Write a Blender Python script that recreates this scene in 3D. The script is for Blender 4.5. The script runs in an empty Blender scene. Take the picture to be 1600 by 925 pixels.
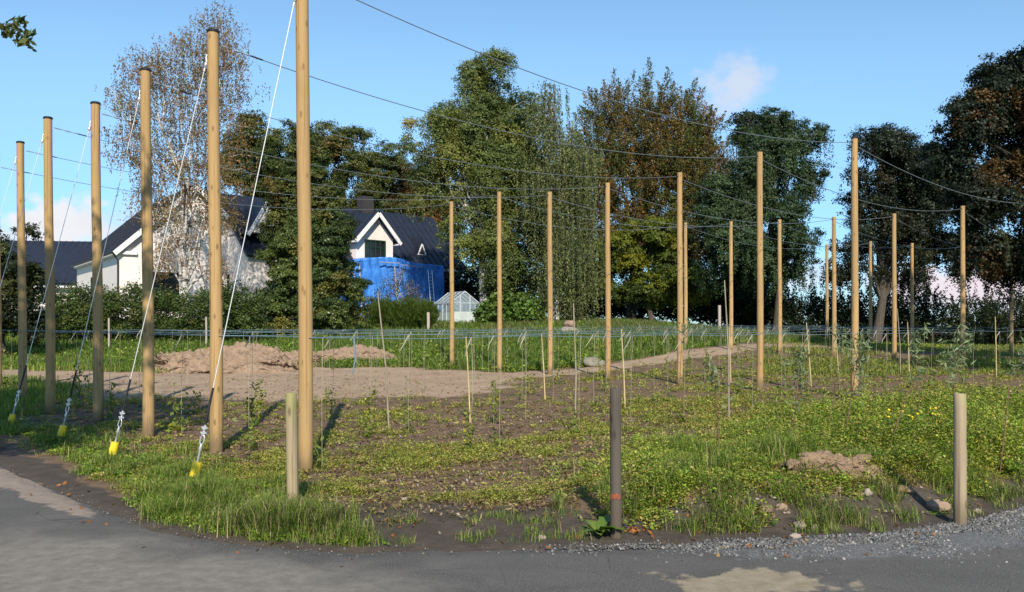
import bpy, math, random
import numpy as np
from mathutils import Vector, Matrix

random.seed(7)
RNG = np.random.default_rng(7)
S = bpy.context.scene
C = S.collection
F, CX, HY, CH = 1370.0, 800.0, 508.0, 1.7      # focal length and principal point of the survey, camera height

# ------------------------------------------------------------------ camera
cam = bpy.data.cameras.new('camera')
cam.sensor_width = 36.0
cam.lens = F / 1600 * 36.0
cam.shift_y = (HY - 462.5) / 1600
cam.clip_end = 5000
camo = bpy.data.objects.new('camera', cam)
camo.location = (0, 0, CH)
camo.rotation_euler = (math.radians(90), 0, 0)
C.objects.link(camo)
S.camera = camo

# ------------------------------------------------------------------ sky and sun
SUN_DIR = Vector((0.135, -1.0, 0.735)).normalized()      # towards the sun
ELEV = math.asin(SUN_DIR.z)
AZ = math.atan2(SUN_DIR.x, SUN_DIR.y)
world = bpy.data.worlds.new('World')
S.world = world
world.use_nodes = True
wn, wl = world.node_tree.nodes, world.node_tree.links
wn.clear()
wout = wn.new('ShaderNodeOutputWorld')
wbg = wn.new('ShaderNodeBackground')
wbg.inputs['Strength'].default_value = 0.15
sky = wn.new('ShaderNodeTexSky')
sky.sky_type = 'NISHITA'
sky.sun_disc = False
sky.sun_elevation = ELEV
sky.sun_rotation = AZ
sky.altitude = 50
sky.air_density = 1.0
sky.dust_density = 0.1
sky.ozone_density = 2.2
tc = wn.new('ShaderNodeTexCoord')
prev = sky.outputs[0]
hs = wn.new('ShaderNodeHueSaturation')
hs.inputs['Saturation'].default_value = 1.03
hs.inputs['Value'].default_value = 1.0
wl.new(prev, hs.inputs['Color'])
prev = hs.outputs[0]
tintn = wn.new('ShaderNodeMix'); tintn.data_type = 'RGBA'; tintn.blend_type = 'MULTIPLY'; tintn.inputs['Factor'].default_value = 1.0
wl.new(prev, tintn.inputs['A']); tintn.inputs['B'].default_value = (.84, .95, .95, 1); prev = tintn.outputs['Result']
sxyz = wn.new('ShaderNodeSeparateXYZ'); wl.new(tc.outputs['Generated'], sxyz.inputs[0])
hz = wn.new('ShaderNodeMapRange'); hz.interpolation_type = 'SMOOTHSTEP'
hz.inputs['From Min'].default_value = 0.0; hz.inputs['From Max'].default_value = 0.30
hz.inputs['To Min'].default_value = 1.0; hz.inputs['To Max'].default_value = 0.0
wl.new(sxyz.outputs['Z'], hz.inputs['Value'])
hm = wn.new('ShaderNodeMix'); hm.data_type = 'RGBA'; hm.blend_type = 'MULTIPLY'
wl.new(hz.outputs[0], hm.inputs['Factor']); wl.new(prev, hm.inputs['A']); hm.inputs['B'].default_value = (.40, .57, .84, 1)
prev = hm.outputs['Result']
def cloud(px, py, rx, ry, lo, hi, amount, colour, nscale, seed):
    """a patch of cloud in the sky at a given bearing and height above the horizon"""
    global prev
    d = Vector(((px-CX)/F, 1, (HY-py)/F)).normalized()
    sub = wn.new('ShaderNodeVectorMath'); sub.operation = 'SUBTRACT'; sub.inputs[1].default_value = d
    wl.new(tc.outputs['Generated'], sub.inputs[0])
    mul = wn.new('ShaderNodeVectorMath'); mul.operation = 'MULTIPLY'
    mul.inputs[1].default_value = (F/rx, F/rx, F/ry)
    wl.new(sub.outputs[0], mul.inputs[0])
    ln = wn.new('ShaderNodeVectorMath'); ln.operation = 'LENGTH'
    wl.new(mul.outputs[0], ln.inputs[0])
    nz = wn.new('ShaderNodeTexNoise'); nz.inputs['Scale'].default_value = nscale
    nz.inputs['Detail'].default_value = 6; nz.inputs['Roughness'].default_value = 0.55
    mp = wn.new('ShaderNodeMapping'); mp.inputs['Location'].default_value = (seed, seed*2.1, seed*.7)
    mp.inputs['Scale'].default_value = (1, 1, 1.35)
    wl.new(tc.outputs['Generated'], mp.inputs['Vector'])
    wl.new(mp.outputs[0], nz.inputs['Vector'])
    ad = wn.new('ShaderNodeMath'); ad.operation = 'MULTIPLY_ADD'        # 1 - r + (noise-.5)*1.6
    wl.new(nz.outputs['Fac'], ad.inputs[0]); ad.inputs[1].default_value = 1.7; ad.inputs[2].default_value = 0.15
    sb = wn.new('ShaderNodeMath'); sb.operation = 'SUBTRACT'
    wl.new(ad.outputs[0], sb.inputs[0]); wl.new(ln.outputs['Value'], sb.inputs[1])
    mr = wn.new('ShaderNodeMapRange'); mr.interpolation_type = 'SMOOTHSTEP'
    mr.inputs['From Min'].default_value = lo; mr.inputs['From Max'].default_value = hi
    mr.inputs['To Max'].default_value = amount
    wl.new(sb.outputs[0], mr.inputs['Value'])
    mx = wn.new('ShaderNodeMix'); mx.data_type = 'RGBA'
    wl.new(mr.outputs[0], mx.inputs['Factor'])
    wl.new(prev, mx.inputs['A'])
    mx.inputs['B'].default_value = (*colour, 1)
    prev = mx.outputs['Result']
CW = 4.0
cloud(1150, 132, 62, 52, -0.05, 0.95, 0.72, (CW*1.0, CW*1.02, CW*1.1), 38, 3.1)
cloud(95, 350, 75, 48, 0.0, 0.5, 0.95, (CW*1.2, CW*1.18, CW*1.2), 34, 1.3)
cloud(20, 400, 90, 60, 0.0, 0.5, 0.8, (CW*1.1, CW*1.1, CW*1.18), 30, 2.3)
cloud(215, 350, 120, 50, 0.0, 0.9, 0.4, (CW, CW, CW*1.1), 12, 5.3)
cloud(1480, 450, 120, 42, 0.0, 0.6, 0.9, (CW*1.3, CW*1.08, CW*1.12), 34, 6.1)
cloud(1590, 455, 90, 50, 0.0, 0.6, 0.85, (CW*1.25, CW*1.05, CW*1.12), 30, 8.1)
cloud(1270, 430, 90, 35, 0.0, 0.9, 0.55, (CW, CW*.98, CW*1.08), 28, 9.4)
cloud(1500, 500, 420, 60, 0.0, 1.0, 0.35, (CW*.8, CW*.86, CW*1.05), 9, 4.4)
wl.new(prev, wbg.inputs['Color'])
wl.new(wbg.outputs[0], wout.inputs['Surface'])

sun = bpy.data.lights.new('sun', 'SUN')
sun.energy = 4.8
sun.angle = math.radians(0.5)
sun.color = (1.0, 0.92, 0.78)
suno = bpy.data.objects.new('sun', sun)
suno.rotation_euler = (-SUN_DIR).to_track_quat('-Z', 'Y').to_euler()
suno.location = SUN_DIR * 100
C.objects.link(suno)

S.view_settings.view_transform = 'Standard'
S.view_settings.look = 'None'
S.view_settings.exposure = 0.36
S.view_settings.gamma = 1.0

# ------------------------------------------------------------------ numeric helpers
def smooth(a, b, t):
    t = np.clip((np.asarray(t, float)-a)/(b-a), 0, 1)
    return t*t*(3-2*t)
def _hash(ix, iy, seed):
    h = (ix.astype(np.int64)*374761393 + iy.astype(np.int64)*668265263 + seed*982451653) & 0x7fffffff
    h = ((h ^ (h >> 13))*1274126177) & 0x7fffffff
    h = (h ^ (h >> 16)) & 0xffff
    return h/65535.0
def vnoise(x, y, seed=0):
    x = np.asarray(x, float); y = np.asarray(y, float)
    ix = np.floor(x); iy = np.floor(y)
    fx = x-ix; fy = y-iy
    fx = fx*fx*(3-2*fx); fy = fy*fy*(3-2*fy)
    a = _hash(ix, iy, seed); b = _hash(ix+1, iy, seed); c = _hash(ix, iy+1, seed); d = _hash(ix+1, iy+1, seed)
    return (a*(1-fx)+b*fx)*(1-fy)+(c*(1-fx)+d*fx)*fy
def fbm(x, y, seed=0, octaves=4):
    s = 0; a = .5; n = 0
    for k in range(octaves):
        s = s+a*vnoise(np.asarray(x)*2**k, np.asarray(y)*2**k, seed+k*17); n += a; a *= .5
    return s/n

EX = np.array([-60, -30, -14, -9, -6.18, -4.39, -2.9, -1.99, -1.17, .8, 1.99, 3.0, 4.0, 4.9, 7, 12, 25, 60.])
EY = np.array([70, 42, 21, 14, 10.6, 8.72, 7.23, 6.81, 6.62, 6.78, 6.85, 7.02, 7.5, 8.15, 9.8, 12.8, 18, 26.])
def edge_y(x): return np.interp(x, EX, EY)
def edge_d(x, y):
    """distance from the road edge, positive into the field"""
    x = np.asarray(x, float)
    sl = (edge_y(x+.3)-edge_y(x-.3))/.6
    return (y-edge_y(x))/np.sqrt(1+sl*sl)
PX = np.array([-14, -9, -5, -1.8, 2, 7, 12, 20, 40.])
PY = np.array([26, 24.5, 23.4, 24.4, 27.8, 35, 40.5, 46, 52.])
def track(x, y):
    """bare sandy track: 1 on it, 0 off it"""
    x = np.asarray(x, float)
    n = (fbm(x*.7, y*.7, 5)-.5)
    w = np.interp(x, [-10, -4, -1, 2, 8, 14, 20], [2.5, 2.3, 1.6, 1.3, 1.7, 1.7, .6])
    a = 1-smooth(.55, 1.15, np.abs(y-np.interp(x, PX, PY))/w+n*.9)
    e = np.sqrt(((x+6.0)/6.6)**2+((y-24.2)/6.0)**2)
    b = 1-smooth(.8, 1.1, e+n*.5)
    return np.maximum(a, b)
def gz(x, y):
    x = np.asarray(x, float); y = np.asarray(y, float)
    z = .0140*np.clip(y-12, 0, 26)
    z = z+1.55*smooth(27, 62, y)*(1-smooth(6, 26, x))+.012*np.clip(y-62, 0, 60)
    d = edge_d(x, y)
    B = .03+.24*smooth(.1, 1.6, x)*(1-smooth(9, 14, x))
    z = z+B*smooth(.25, 1.25, d)*(1-smooth(2.2, 8, d))
    z = z-.035*(1-smooth(-.12, .12, d))
    rough = smooth(.1, 1.0, d)*(1-smooth(60, 90, y))
    z = z+rough*(.05*(fbm(x*1.3, y*1.3, 31)-.5)+.03*(fbm(x*5, y*5, 41)-.5))
    return z
def gz1(x, y): return float(gz(np.array([x]), np.array([y]))[0])
def at(px, py, Y): return Vector(((px-CX)/F*Y, Y, CH-(py-HY)/F*Y))
def ground(px, Y):
    x = (px-CX)/F*Y
    return Vector((x, Y, gz1(x, Y)))

# ------------------------------------------------------------------ object helpers
def tag(o, label=None, cat=None, group=None, kind=None):
    if label: o['label'] = label
    if cat: o['category'] = cat
    if group: o['group'] = group
    if kind: o['kind'] = kind
    return o
def thing(name, loc, label, cat, group=None, rz=0):
    o = bpy.data.objects.new(name, None)
    o.empty_display_size = .2
    o.location = loc; o.rotation_euler = (0, 0, rz)
    C.objects.link(o)
    return tag(o, label, cat, group)
def link_mesh(name, me, mats, parent=None):
    for m in (mats if isinstance(mats, (list, tuple)) else [mats]):
        me.materials.append(m)
    o = bpy.data.objects.new(name, me)
    C.objects.link(o)
    if parent is not None: o.parent = parent
    return o
def np_mesh(name, V, quads=None, tris=None, col=None, smooth_shade=False, attrs=None):
    me = bpy.data.meshes.new(name)
    V = np.ascontiguousarray(V, dtype=np.float32)
    me.vertices.add(len(V)); me.vertices.foreach_set('co', V.ravel())
    loops = []; tot = []
    if quads is not None and len(quads): loops.append(np.asarray(quads).ravel()); tot.append(np.full(len(quads), 4))
    if tris is not None and len(tris): loops.append(np.asarray(tris).ravel()); tot.append(np.full(len(tris), 3))
    loops = np.concatenate(loops).astype(np.int32); tot = np.concatenate(tot)
    starts = np.concatenate([[0], np.cumsum(tot)[:-1]]).astype(np.int32)
    me.loops.add(len(loops)); me.loops.foreach_set('vertex_index', loops)
    me.polygons.add(len(tot)); me.polygons.foreach_set('loop_start', starts)
    if smooth_shade: me.polygons.foreach_set('use_smooth', np.ones(len(tot), dtype=bool))
    me.update(calc_edges=True)
    if col is not None:
        ca = me.color_attributes.new('Col', 'FLOAT_COLOR', 'POINT')
        rgba = np.ones((len(V), 4), dtype=np.float32); rgba[:, :3] = col
        ca.data.foreach_set('color', rgba.ravel())
    for k, v in (attrs or {}).items():
        a = me.attributes.new(k, 'FLOAT', 'POINT'); a.data.foreach_set('value', np.ascontiguousarray(v, dtype=np.float32))
    return me
class MB:
    """collects boxes, prisms and tubes and links them as ONE mesh object"""
    def __init__(s): s.v = []; s.f = []; s.sm = []
    def add(s, vs, fs, sm=False):
        b = len(s.v); s.v += [tuple(v) for v in vs]; s.f += [tuple(i+b for i in f) for f in fs]; s.sm += [sm]*len(fs); return s
    def box(s, c, size, M=None):
        x, y, z = [k/2 for k in size]; c = Vector(c)
        vs = [Vector(p) for p in ((-x,-y,-z),(x,-y,-z),(x,y,-z),(-x,y,-z),(-x,-y,z),(x,-y,z),(x,y,z),(-x,y,z))]
        if M is not None: vs = [M @ v for v in vs]
        return s.add([v+c for v in vs], [(0,3,2,1),(4,5,6,7),(0,1,5,4),(1,2,6,5),(2,3,7,6),(3,0,4,7)])
    def bar(s, a, b, w, h, up=(0,0,1)):
        a = Vector(a); b = Vector(b); d = b-a; L = d.length; d.normalize()
        u = Vector(up)
        if abs(d.dot(u)) > .98: u = Vector((0,1,0))
        r = d.cross(u).normalized(); u = r.cross(d)
        M = Matrix((r, d, u)).transposed()
        return s.box((a+b)/2, (w, L, h), M)
    def tube(s, pts, rad, n=6, cap=True, sm=True):
        pts = [Vector(p) for p in pts]
        if not hasattr(rad, '__len__'): rad = [rad]*len(pts)
        vs = []; fs = []
        prev_r = None
        for i, p in enumerate(pts):
            d = (pts[min(i+1, len(pts)-1)]-pts[max(i-1, 0)])
            d = d.normalized() if d.length > 1e-9 else Vector((0,0,1))
            ref = prev_r if prev_r is not None else (Vector((1,0,0)) if abs(d.x) < .8 else Vector((0,1,0)))
            r = (ref-d*ref.dot(d)); r = r.normalized() if r.length > 1e-6 else d.orthogonal().normalized(); prev_r = r
            q = d.cross(r)
            for k in range(n):
                a = 2*math.pi*k/n
                vs.append(p+(r*math.cos(a)+q*math.sin(a))*rad[i])
        for i in range(len(pts)-1):
            for k in range(n):
                fs.append((i*n+k, i*n+(k+1)%n, (i+1)*n+(k+1)%n, (i+1)*n+k))
        s.add(vs, fs, sm)
        if cap:
            s.add(vs[:n][::-1], [tuple(range(n))]); s.add(vs[-n:], [tuple(range(n))])
        return s
    def prism(s, poly, vec):
        """poly: planar polygon, extruded by vec"""
        n = len(poly); a = [Vector(p) for p in poly]; b = [p+Vector(vec) for p in a]
        fs = [tuple(range(n))[::-1], tuple(range(n, 2*n))]+[(i, (i+1)%n, n+(i+1)%n, n+i) for i in range(n)]
        return s.add(a+b, fs)
    def build(s, name, mat, parent=None, local=False):
        off = Vector((0,0,0))
        if parent is not None and not local: off = parent.location
        me = bpy.data.meshes.new(name)
        me.from_pydata([(v[0]-off[0], v[1]-off[1], v[2]-off[2]) for v in s.v], [], s.f)
        me.polygons.foreach_set('use_smooth', s.sm)
        me.update()
        return link_mesh(name, me, mat, parent)
def copy_thing(root, loc, label, group, rz=None, scale=None):
    r = root.copy(); C.objects.link(r); r.location = loc
    if rz is not None: r.rotation_euler = (0, 0, rz)
    if scale is not None: r.scale = scale
    if label: r['label'] = label
    if group: r['group'] = group
    for ch in list(root.children):
        c = ch.copy(); C.objects.link(c); c.parent = r
        for g in list(ch.children):
            d = g.copy(); C.objects.link(d); d.parent = c
    return r

# ------------------------------------------------------------------ materials
def new_mat(name):
    m = bpy.data.materials.new(name); m.use_nodes = True
    nt = m.node_tree; nt.nodes.clear()
    out = nt.nodes.new('ShaderNodeOutputMaterial')
    b = nt.nodes.new('ShaderNodeBsdfPrincipled')
    nt.links.new(b.outputs[0], out.inputs['Surface'])
    return m, nt, b, out
def ramp(nt, fac, stops):
    r = nt.nodes.new('ShaderNodeValToRGB')
    e = r.color_ramp.elements
    while len(e) < len(stops): e.new(.5)
    for i, (p, c) in enumerate(stops):
        e[i].position = p; e[i].color = (*c, 1) if len(c) == 3 else c
    nt.links.new(fac, r.inputs['Fac'])
    return r.outputs['Color']
def noise(nt, vec, scale, detail=5, rough=.55, distort=0):
    n = nt.nodes.new('ShaderNodeTexNoise')
    n.inputs['Scale'].default_value = scale; n.inputs['Detail'].default_value = detail
    n.inputs['Roughness'].default_value = rough; n.inputs['Distortion'].default_value = distort
    if vec is not None: nt.links.new(vec, n.inputs['Vector'])
    return n.outputs['Fac']
def coords(nt, kind='Object', scale=(1,1,1), rand=False):
    t = nt.nodes.new('ShaderNodeTexCoord')
    mp = nt.nodes.new('ShaderNodeMapping'); mp.inputs['Scale'].default_value = scale
    nt.links.new(t.outputs[kind], mp.inputs['Vector'])
    if rand:
        oi = nt.nodes.new('ShaderNodeObjectInfo')
        ml = nt.nodes.new('ShaderNodeMath'); ml.operation = 'MULTIPLY'; ml.inputs[1].default_value = 61.0
        nt.links.new(oi.outputs['Random'], ml.inputs[0])
        cb = nt.nodes.new('ShaderNodeCombineXYZ')
        for i in range(3): nt.links.new(ml.outputs[0], cb.inputs[i])
        nt.links.new(cb.outputs[0], mp.inputs['Location'])
    return mp.outputs[0]
def mix(nt, fac, a, b, mode='MIX'):
    m = nt.nodes.new('ShaderNodeMix'); m.data_type = 'RGBA'; m.blend_type = mode
    if isinstance(fac, (int, float)): m.inputs['Factor'].default_value = fac
    else: nt.links.new(fac, m.inputs['Factor'])
    for key, v in (('A', a), ('B', b)):
        if isinstance(v, tuple): m.inputs[key].default_value = (*v, 1)
        else: nt.links.new(v, m.inputs[key])
    return m.outputs['Result']
def bump(nt, bsdf, h, strength=.3, dist=.02):
    b = nt.nodes.new('ShaderNodeBump'); b.inputs['Strength'].default_value = strength; b.inputs['Distance'].default_value = dist
    nt.links.new(h, b.inputs['Height']); nt.links.new(b.outputs[0], bsdf.inputs['Normal'])
def maprange(nt, v, a, b, c=0., d=1.):
    m = nt.nodes.new('ShaderNodeMapRange'); m.interpolation_type = 'SMOOTHSTEP'
    for k, x in zip(('From Min','From Max','To Min','To Max'), (a, b, c, d)): m.inputs[k].default_value = x
    nt.links.new(v, m.inputs['Value']); return m.outputs[0]
def math_node(nt, op, a, b):
    m = nt.nodes.new('ShaderNodeMath'); m.operation = op
    for i, v in enumerate((a, b)):
        if isinstance(v, (int, float)): m.inputs[i].default_value = v
        else: nt.links.new(v, m.inputs[i])
    return m.outputs[0]
def simple(name, c1, c2=None, scale=8, rough=.7, bumps=.2, bdist=.01, stretch=(1,1,1), metallic=0, spec=.3):
    m, nt, b, o = new_mat(name)
    v = coords(nt, 'Object', stretch, True)
    n = noise(nt, v, scale)
    c2 = c2 or tuple(k*.75 for k in c1)
    nt.links.new(ramp(nt, n, [(.3, c2), (.7, c1)]), b.inputs['Base Color'])
    b.inputs['Roughness'].default_value = rough; b.inputs['Metallic'].default_value = metallic
    b.inputs['Specular IOR Level'].default_value = spec
    if bumps: bump(nt, b, n, bumps, bdist)
    return m
def wood(name, light, mid, dark, knots=True, top=None, zt=None):
    m, nt, b, o = new_mat(name)
    v = coords(nt, 'Object', (9, 9, .55), True)
    n1 = noise(nt, v, 2.2, 7, .6, .4)
    col = ramp(nt, n1, [(.28, mid), (.5, light), (.75, tuple(.85*k+.15*j for k, j in zip(light, mid)))])
    v2 = coords(nt, 'Object', (1, 1, .35), True)
    n2 = noise(nt, v2, 1.6, 4)
    col = mix(nt, maprange(nt, n2, .35, .75, 0, .45), col, mid)
    crack = noise(nt, coords(nt, 'Object', (30, 30, .35), True), 1.5, 3)
    col = mix(nt, maprange(nt, crack, .56, .66, 0, .7), col, dark)
    blot = noise(nt, coords(nt, 'Object', (6, 6, 1.6), True), 1.3, 5)
    col = mix(nt, maprange(nt, blot, .5, .72, 0, .45), col, mid)
    fine = noise(nt, coords(nt, 'Object', (60, 60, 2.0), True), 3, 3)
    col = mix(nt, maprange(nt, fine, .55, .8, 0, .4), col, dark)
    if knots:
        vo = nt.nodes.new('ShaderNodeTexVoronoi'); vo.inputs['Scale'].default_value = 1.0
        nt.links.new(coords(nt, 'Object', (11, 11, 4.2), True), vo.inputs['Vector'])
        kn = maprange(nt, vo.outputs['Distance'], .08, .26, .9, 0)
        col = mix(nt, kn, col, dark)
    if top:
        g = nt.nodes.new('ShaderNodeSeparateXYZ'); nt.links.new(coords(nt), g.inputs[0])
        h = math_node(nt, 'ADD', g.outputs['Z'], math_node(nt, 'MULTIPLY', n2, .5))
        h = math_node(nt, 'ADD', h, math_node(nt, 'MULTIPLY', math_node(nt, 'SUBTRACT', blot, .5), .9))
        col = mix(nt, maprange(nt, h, zt+.15, zt+.5, 0, .62), col, top)
    oi = nt.nodes.new('ShaderNodeObjectInfo')
    col = mix(nt, math_node(nt, 'MULTIPLY', oi.outputs['Random'], .5), col, mid)
    ban = noise(nt, coords(nt, 'Object', (1.5, 1.5, .9), True), 1.0, 4)
    col = mix(nt, maprange(nt, ban, .5, .68, 0, .35), col, tuple(.6*a+.4*b for a, b in zip(mid, (.20, .17, .13))))
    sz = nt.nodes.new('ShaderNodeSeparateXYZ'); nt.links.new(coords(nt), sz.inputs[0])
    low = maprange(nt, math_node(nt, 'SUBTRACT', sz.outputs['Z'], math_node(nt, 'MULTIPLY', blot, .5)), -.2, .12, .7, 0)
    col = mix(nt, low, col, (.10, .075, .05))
    nt.links.new(col, b.inputs['Base Color'])
    b.inputs['Roughness'].default_value = .8; b.inputs['Specular IOR Level'].default_value = .2
    bump(nt, b, n1, .35, .006)
    return m
def leaf_mat(name, trans=.3, rough=.5, tint=(1.15, 1.25, .5)):
    m, nt, b, out = new_mat(name)
    a = nt.nodes.new('ShaderNodeAttribute'); a.attribute_name = 'Col'
    nt.links.new(a.outputs['Color'], b.inputs['Base Color'])
    b.inputs['Roughness'].default_value = rough; b.inputs['Specular IOR Level'].default_value = .28
    t = nt.nodes.new('ShaderNodeBsdfTranslucent')
    nt.links.new(mix(nt, 1.0, a.outputs['Color'], tint, 'MULTIPLY'), t.inputs['Color'])
    mx = nt.nodes.new('ShaderNodeMixShader'); mx.inputs[0].default_value = trans
    nt.links.new(b.outputs[0], mx.inputs[1]); nt.links.new(t.outputs[0], mx.inputs[2])
    nt.links.new(mx.outputs[0], out.inputs['Surface'])
    return m
def glass_like(name, col, rough=.05, alpha=1.0):
    m, nt, b, o = new_mat(name)
    b.inputs['Base Color'].default_value = (*col, 1); b.inputs['Roughness'].default_value = rough
    b.inputs['Specular IOR Level'].default_value = .7; b.inputs['Alpha'].default_value = alpha
    return m
M = {}
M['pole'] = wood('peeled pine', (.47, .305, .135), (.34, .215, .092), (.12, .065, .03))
M['post_grey'] = wood('weathered post', (.37, .29, .18), (.28, .215, .125), (.11, .08, .05), True, (.22, .23, .06), .86)
M['post_tan'] = wood('tan post', (.40, .31, .20), (.31, .235, .15), (.13, .09, .05), True, (.24, .25, .09), 1.02)
M['post_dark'] = wood('dark stained post', (.105, .086, .069), (.070, .057, .046), (.026, .022, .018), True)
M['cane'] = simple('bamboo cane', (.55, .44, .22), (.42, .31, .14), 5, .6, .1)
M['cane_grey'] = simple('weathered cane', (.34, .28, .21), (.22, .17, .12), 5, .7, .1)
M['wire'] = simple('galvanised wire', (.20, .23, .25), (.15, .17, .19), 20, .45, 0, metallic=.3)
M['cable'] = simple('steel guy cable', (.72, .72, .70), (.60, .60, .60), 40, .35, 0, metallic=.25)
M['steel'] = simple('zinc fittings', (.70, .71, .72), (.5, .5, .52), 30, .3, 0, metallic=.6)
M['black'] = simple('black rubber', (.02, .02, .024), (.012, .012, .014), 10, .5, 0)
M['yellow'] = simple('yellow plastic', (.80, .60, .03), (.70, .50, .02), 14, .45, .05)
M['blue_line'] = simple('blue baling line', (.12, .20, .28), (.19, .27, .33), 30, .5, 0)
M['twine'] = simple('sisal twine', (.40, .36, .26), (.30, .26, .18), 30, .9, 0)
M['twine_end'] = simple('frayed twine end', (.46, .42, .32), (.36, .32, .24), 30, .9, 0)
M['orange'] = simple('orange marker paint', (.33, .085, .035), (.085, .055, .042), 26, .7, 0)
M['render'] = simple('white rendered wall', (.80, .715, .66), (.73, .65, .60), 1.6, .9, .1, .01)
M['trim'] = simple('white painted trim', (.80, .77, .74), (.72, .70, .68), 3, .6, 0)
M['roof'] = simple('dark standing seam roof', (.022, .027, .042), (.016, .019, .030), 2, .42, .05)
M['green_paint'] = simple('green window paint', (.018, .05, .032), (.012, .035, .022), 6, .5, 0)
M['pane'] = glass_like('window glass', (.015, .018, .02))
M['gpane'] = glass_like('greenhouse glass', (.45, .55, .6), .08, .22)
M['sheet'] = simple('cloudy plastic sheet', (.50, .55, .52), (.38, .43, .40), 3, .5, .2, .02)
M['alu'] = simple('aluminium bars', (.70, .72, .74), (.58, .60, .62), 12, .35, 0, metallic=.3)
M['chimney'] = simple('dark chimney brick', (.05, .045, .045), (.03, .028, .028), 9, .8, .2)
M['plank'] = simple('bleached plank', (.46, .38, .32), (.34, .28, .24), 5, .8, .1, stretch=(6, 6, .6))
M['rock'] = simple('pale fieldstone', (.40, .33, .27), (.25, .20, .165), 5, .9, .5, .03)
M['rock2'] = simple('lichened stone', (.27, .24, .19), (.13, .13, .085), 6, .95, .5, .03)
M['clod'] = simple('sandy clod', (.35, .24, .17), (.22, .15, .105), 9, .95, .6, .03)
M['bark'] = simple('grey brown bark', (.11, .09, .07), (.05, .04, .03), 6, .9, .5, .03, (3, 3, .5))
M['dark_bark'] = simple('dark beech bark', (.055, .047, .04), (.03, .025, .022), 6, .9, .5, .03, (3, 3, .5))
M['stem'] = simple('reddish stem', (.20, .10, .07), (.13, .07, .045), 10, .7, .1)
M['green_stem'] = simple('green stem', (.14, .16, .05), (.10, .12, .03), 10, .7, .1)
def birch_bark():
    m, nt, b, o = new_mat('white birch bark')
    n = noise(nt, coords(nt, 'Object', (1.2, 1.2, 5), True), 1.1, 6, .65)
    nt.links.new(ramp(nt, n, [(.40, (.05, .042, .036)), (.52, (.50, .46, .41)), (.8, (.62, .58, .53))]), b.inputs['Base Color'])
    b.inputs['Roughness'].default_value = .8
    bump(nt, b, n, .3, .02)
    return m
M['birch'] = birch_bark()
def tarp_mat():
    m, nt, b, o = new_mat('blue tarpaulin')
    n = noise(nt, coords(nt, 'Object', (1, 1, 1)), 1.4, 6, .6, .8)
    nt.links.new(ramp(nt, n, [(.3, (.035, .17, .58)), (.6, (.055, .24, .72)), (.8, (.12, .33, .80))]), b.inputs['Base Color'])
    b.inputs['Roughness'].default_value = .42; b.inputs['Specular IOR Level'].default_value = .4
    n2 = noise(nt, coords(nt, 'Object', (1.6, 1.6, .6)), 2.2, 5, .6, 1.5)
    bump(nt, b, n2, .5, .10)
    return m
M['tarp'] = tarp_mat()
M['leaf'] = leaf_mat('tree leaves', .22)
M['leaf_gloss'] = leaf_mat('glossy shrub leaves', .15, .38)
M['grass'] = leaf_mat('grass blades', .35, .55, (1.1, 1.2, .5))

# ------------------------------------------------------------------ ground
def lines(spec):
    out = [np.arange(a, b, s) for a, b, s in spec]
    return np.unique(np.round(np.concatenate(out), 4))
gx = lines([(-600, -100, 60), (-100, -40, 5), (-40, -16, .8), (-16, -7, .16), (-7, 7, .055), (7, 16, .16), (16, 40, .8), (40, 100, 5), (100, 601, 60)])
gy = lines([(-120, -10, 10), (-10, 5, 1), (5, 6.2, .2), (6.2, 12, .05), (12, 20, .10), (20, 32, .2), (32, 64, .5), (64, 130, 3), (130, 400, 20), (400, 1600, 150)])
GX, GY = np.meshgrid(gx, gy)
gxf, gyf = GX.ravel(), GY.ravel()
D = edge_d(gxf, gyf)
TR = track(gxf, gyf)
def meadow_mask(x, y):
    yp = np.interp(x, PX, PY)
    w = np.interp(x, [-12, -9, -3, -1, 2, 8, 14, 20], [3, 5.0, 4.2, 1.6, 1.3, 1.6, 1.7, 1])
    n = fbm(x*.5, y*.5, 77)-.5
    return smooth(0, 1.0, (y-yp-w*.75)+n*2.5)
ROWD = Vector((.74, .67))
def patch(x, y):
    """where weeds have taken hold in the hop field (0..1)"""
    u = x*.74+y*.67; v = -x*.67+y*.74
    a = fbm(u*.45, v*1.1, 11); b = fbm(x*2.3, y*2.3, 13, 3)
    thin = .04*(1-smooth(-1.5, 4.5, x+.25*(y-9)))
    return .92*smooth(.455+thin, .61+thin, .58*a+.42*b)
def lush(x, y):
    """thick weeds along the bank at the right"""
    d = edge_d(x, y)
    n = fbm(x*.9, y*.9, 19)-.5
    b0 = np.interp(x, [1.2, 1.9, 3.6, 4.4], [.36, .72, .74, .45])
    inner = smooth(b0, b0+.5, d-n*1.5)
    outer = 1-smooth(2.2+.45*np.clip(x-1, 0, 9), 4.2+.7*np.clip(x-1, 0, 9), d+n*2)
    gap = 1-.97*np.exp(-(((x-2.85+.3*(fbm(x*3, y*3, 34)-.5))/.75)**2+((y-8.35)/.62)**2)**2)
    rag = .25+.75*smooth(.36, .56, fbm(x*2.1, y*2.1, 33)+.12*smooth(1.5, 4, x))
    return inner*outer*gap*rag*smooth(.2, 2.2, x+n*1.6-.2)
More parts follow.
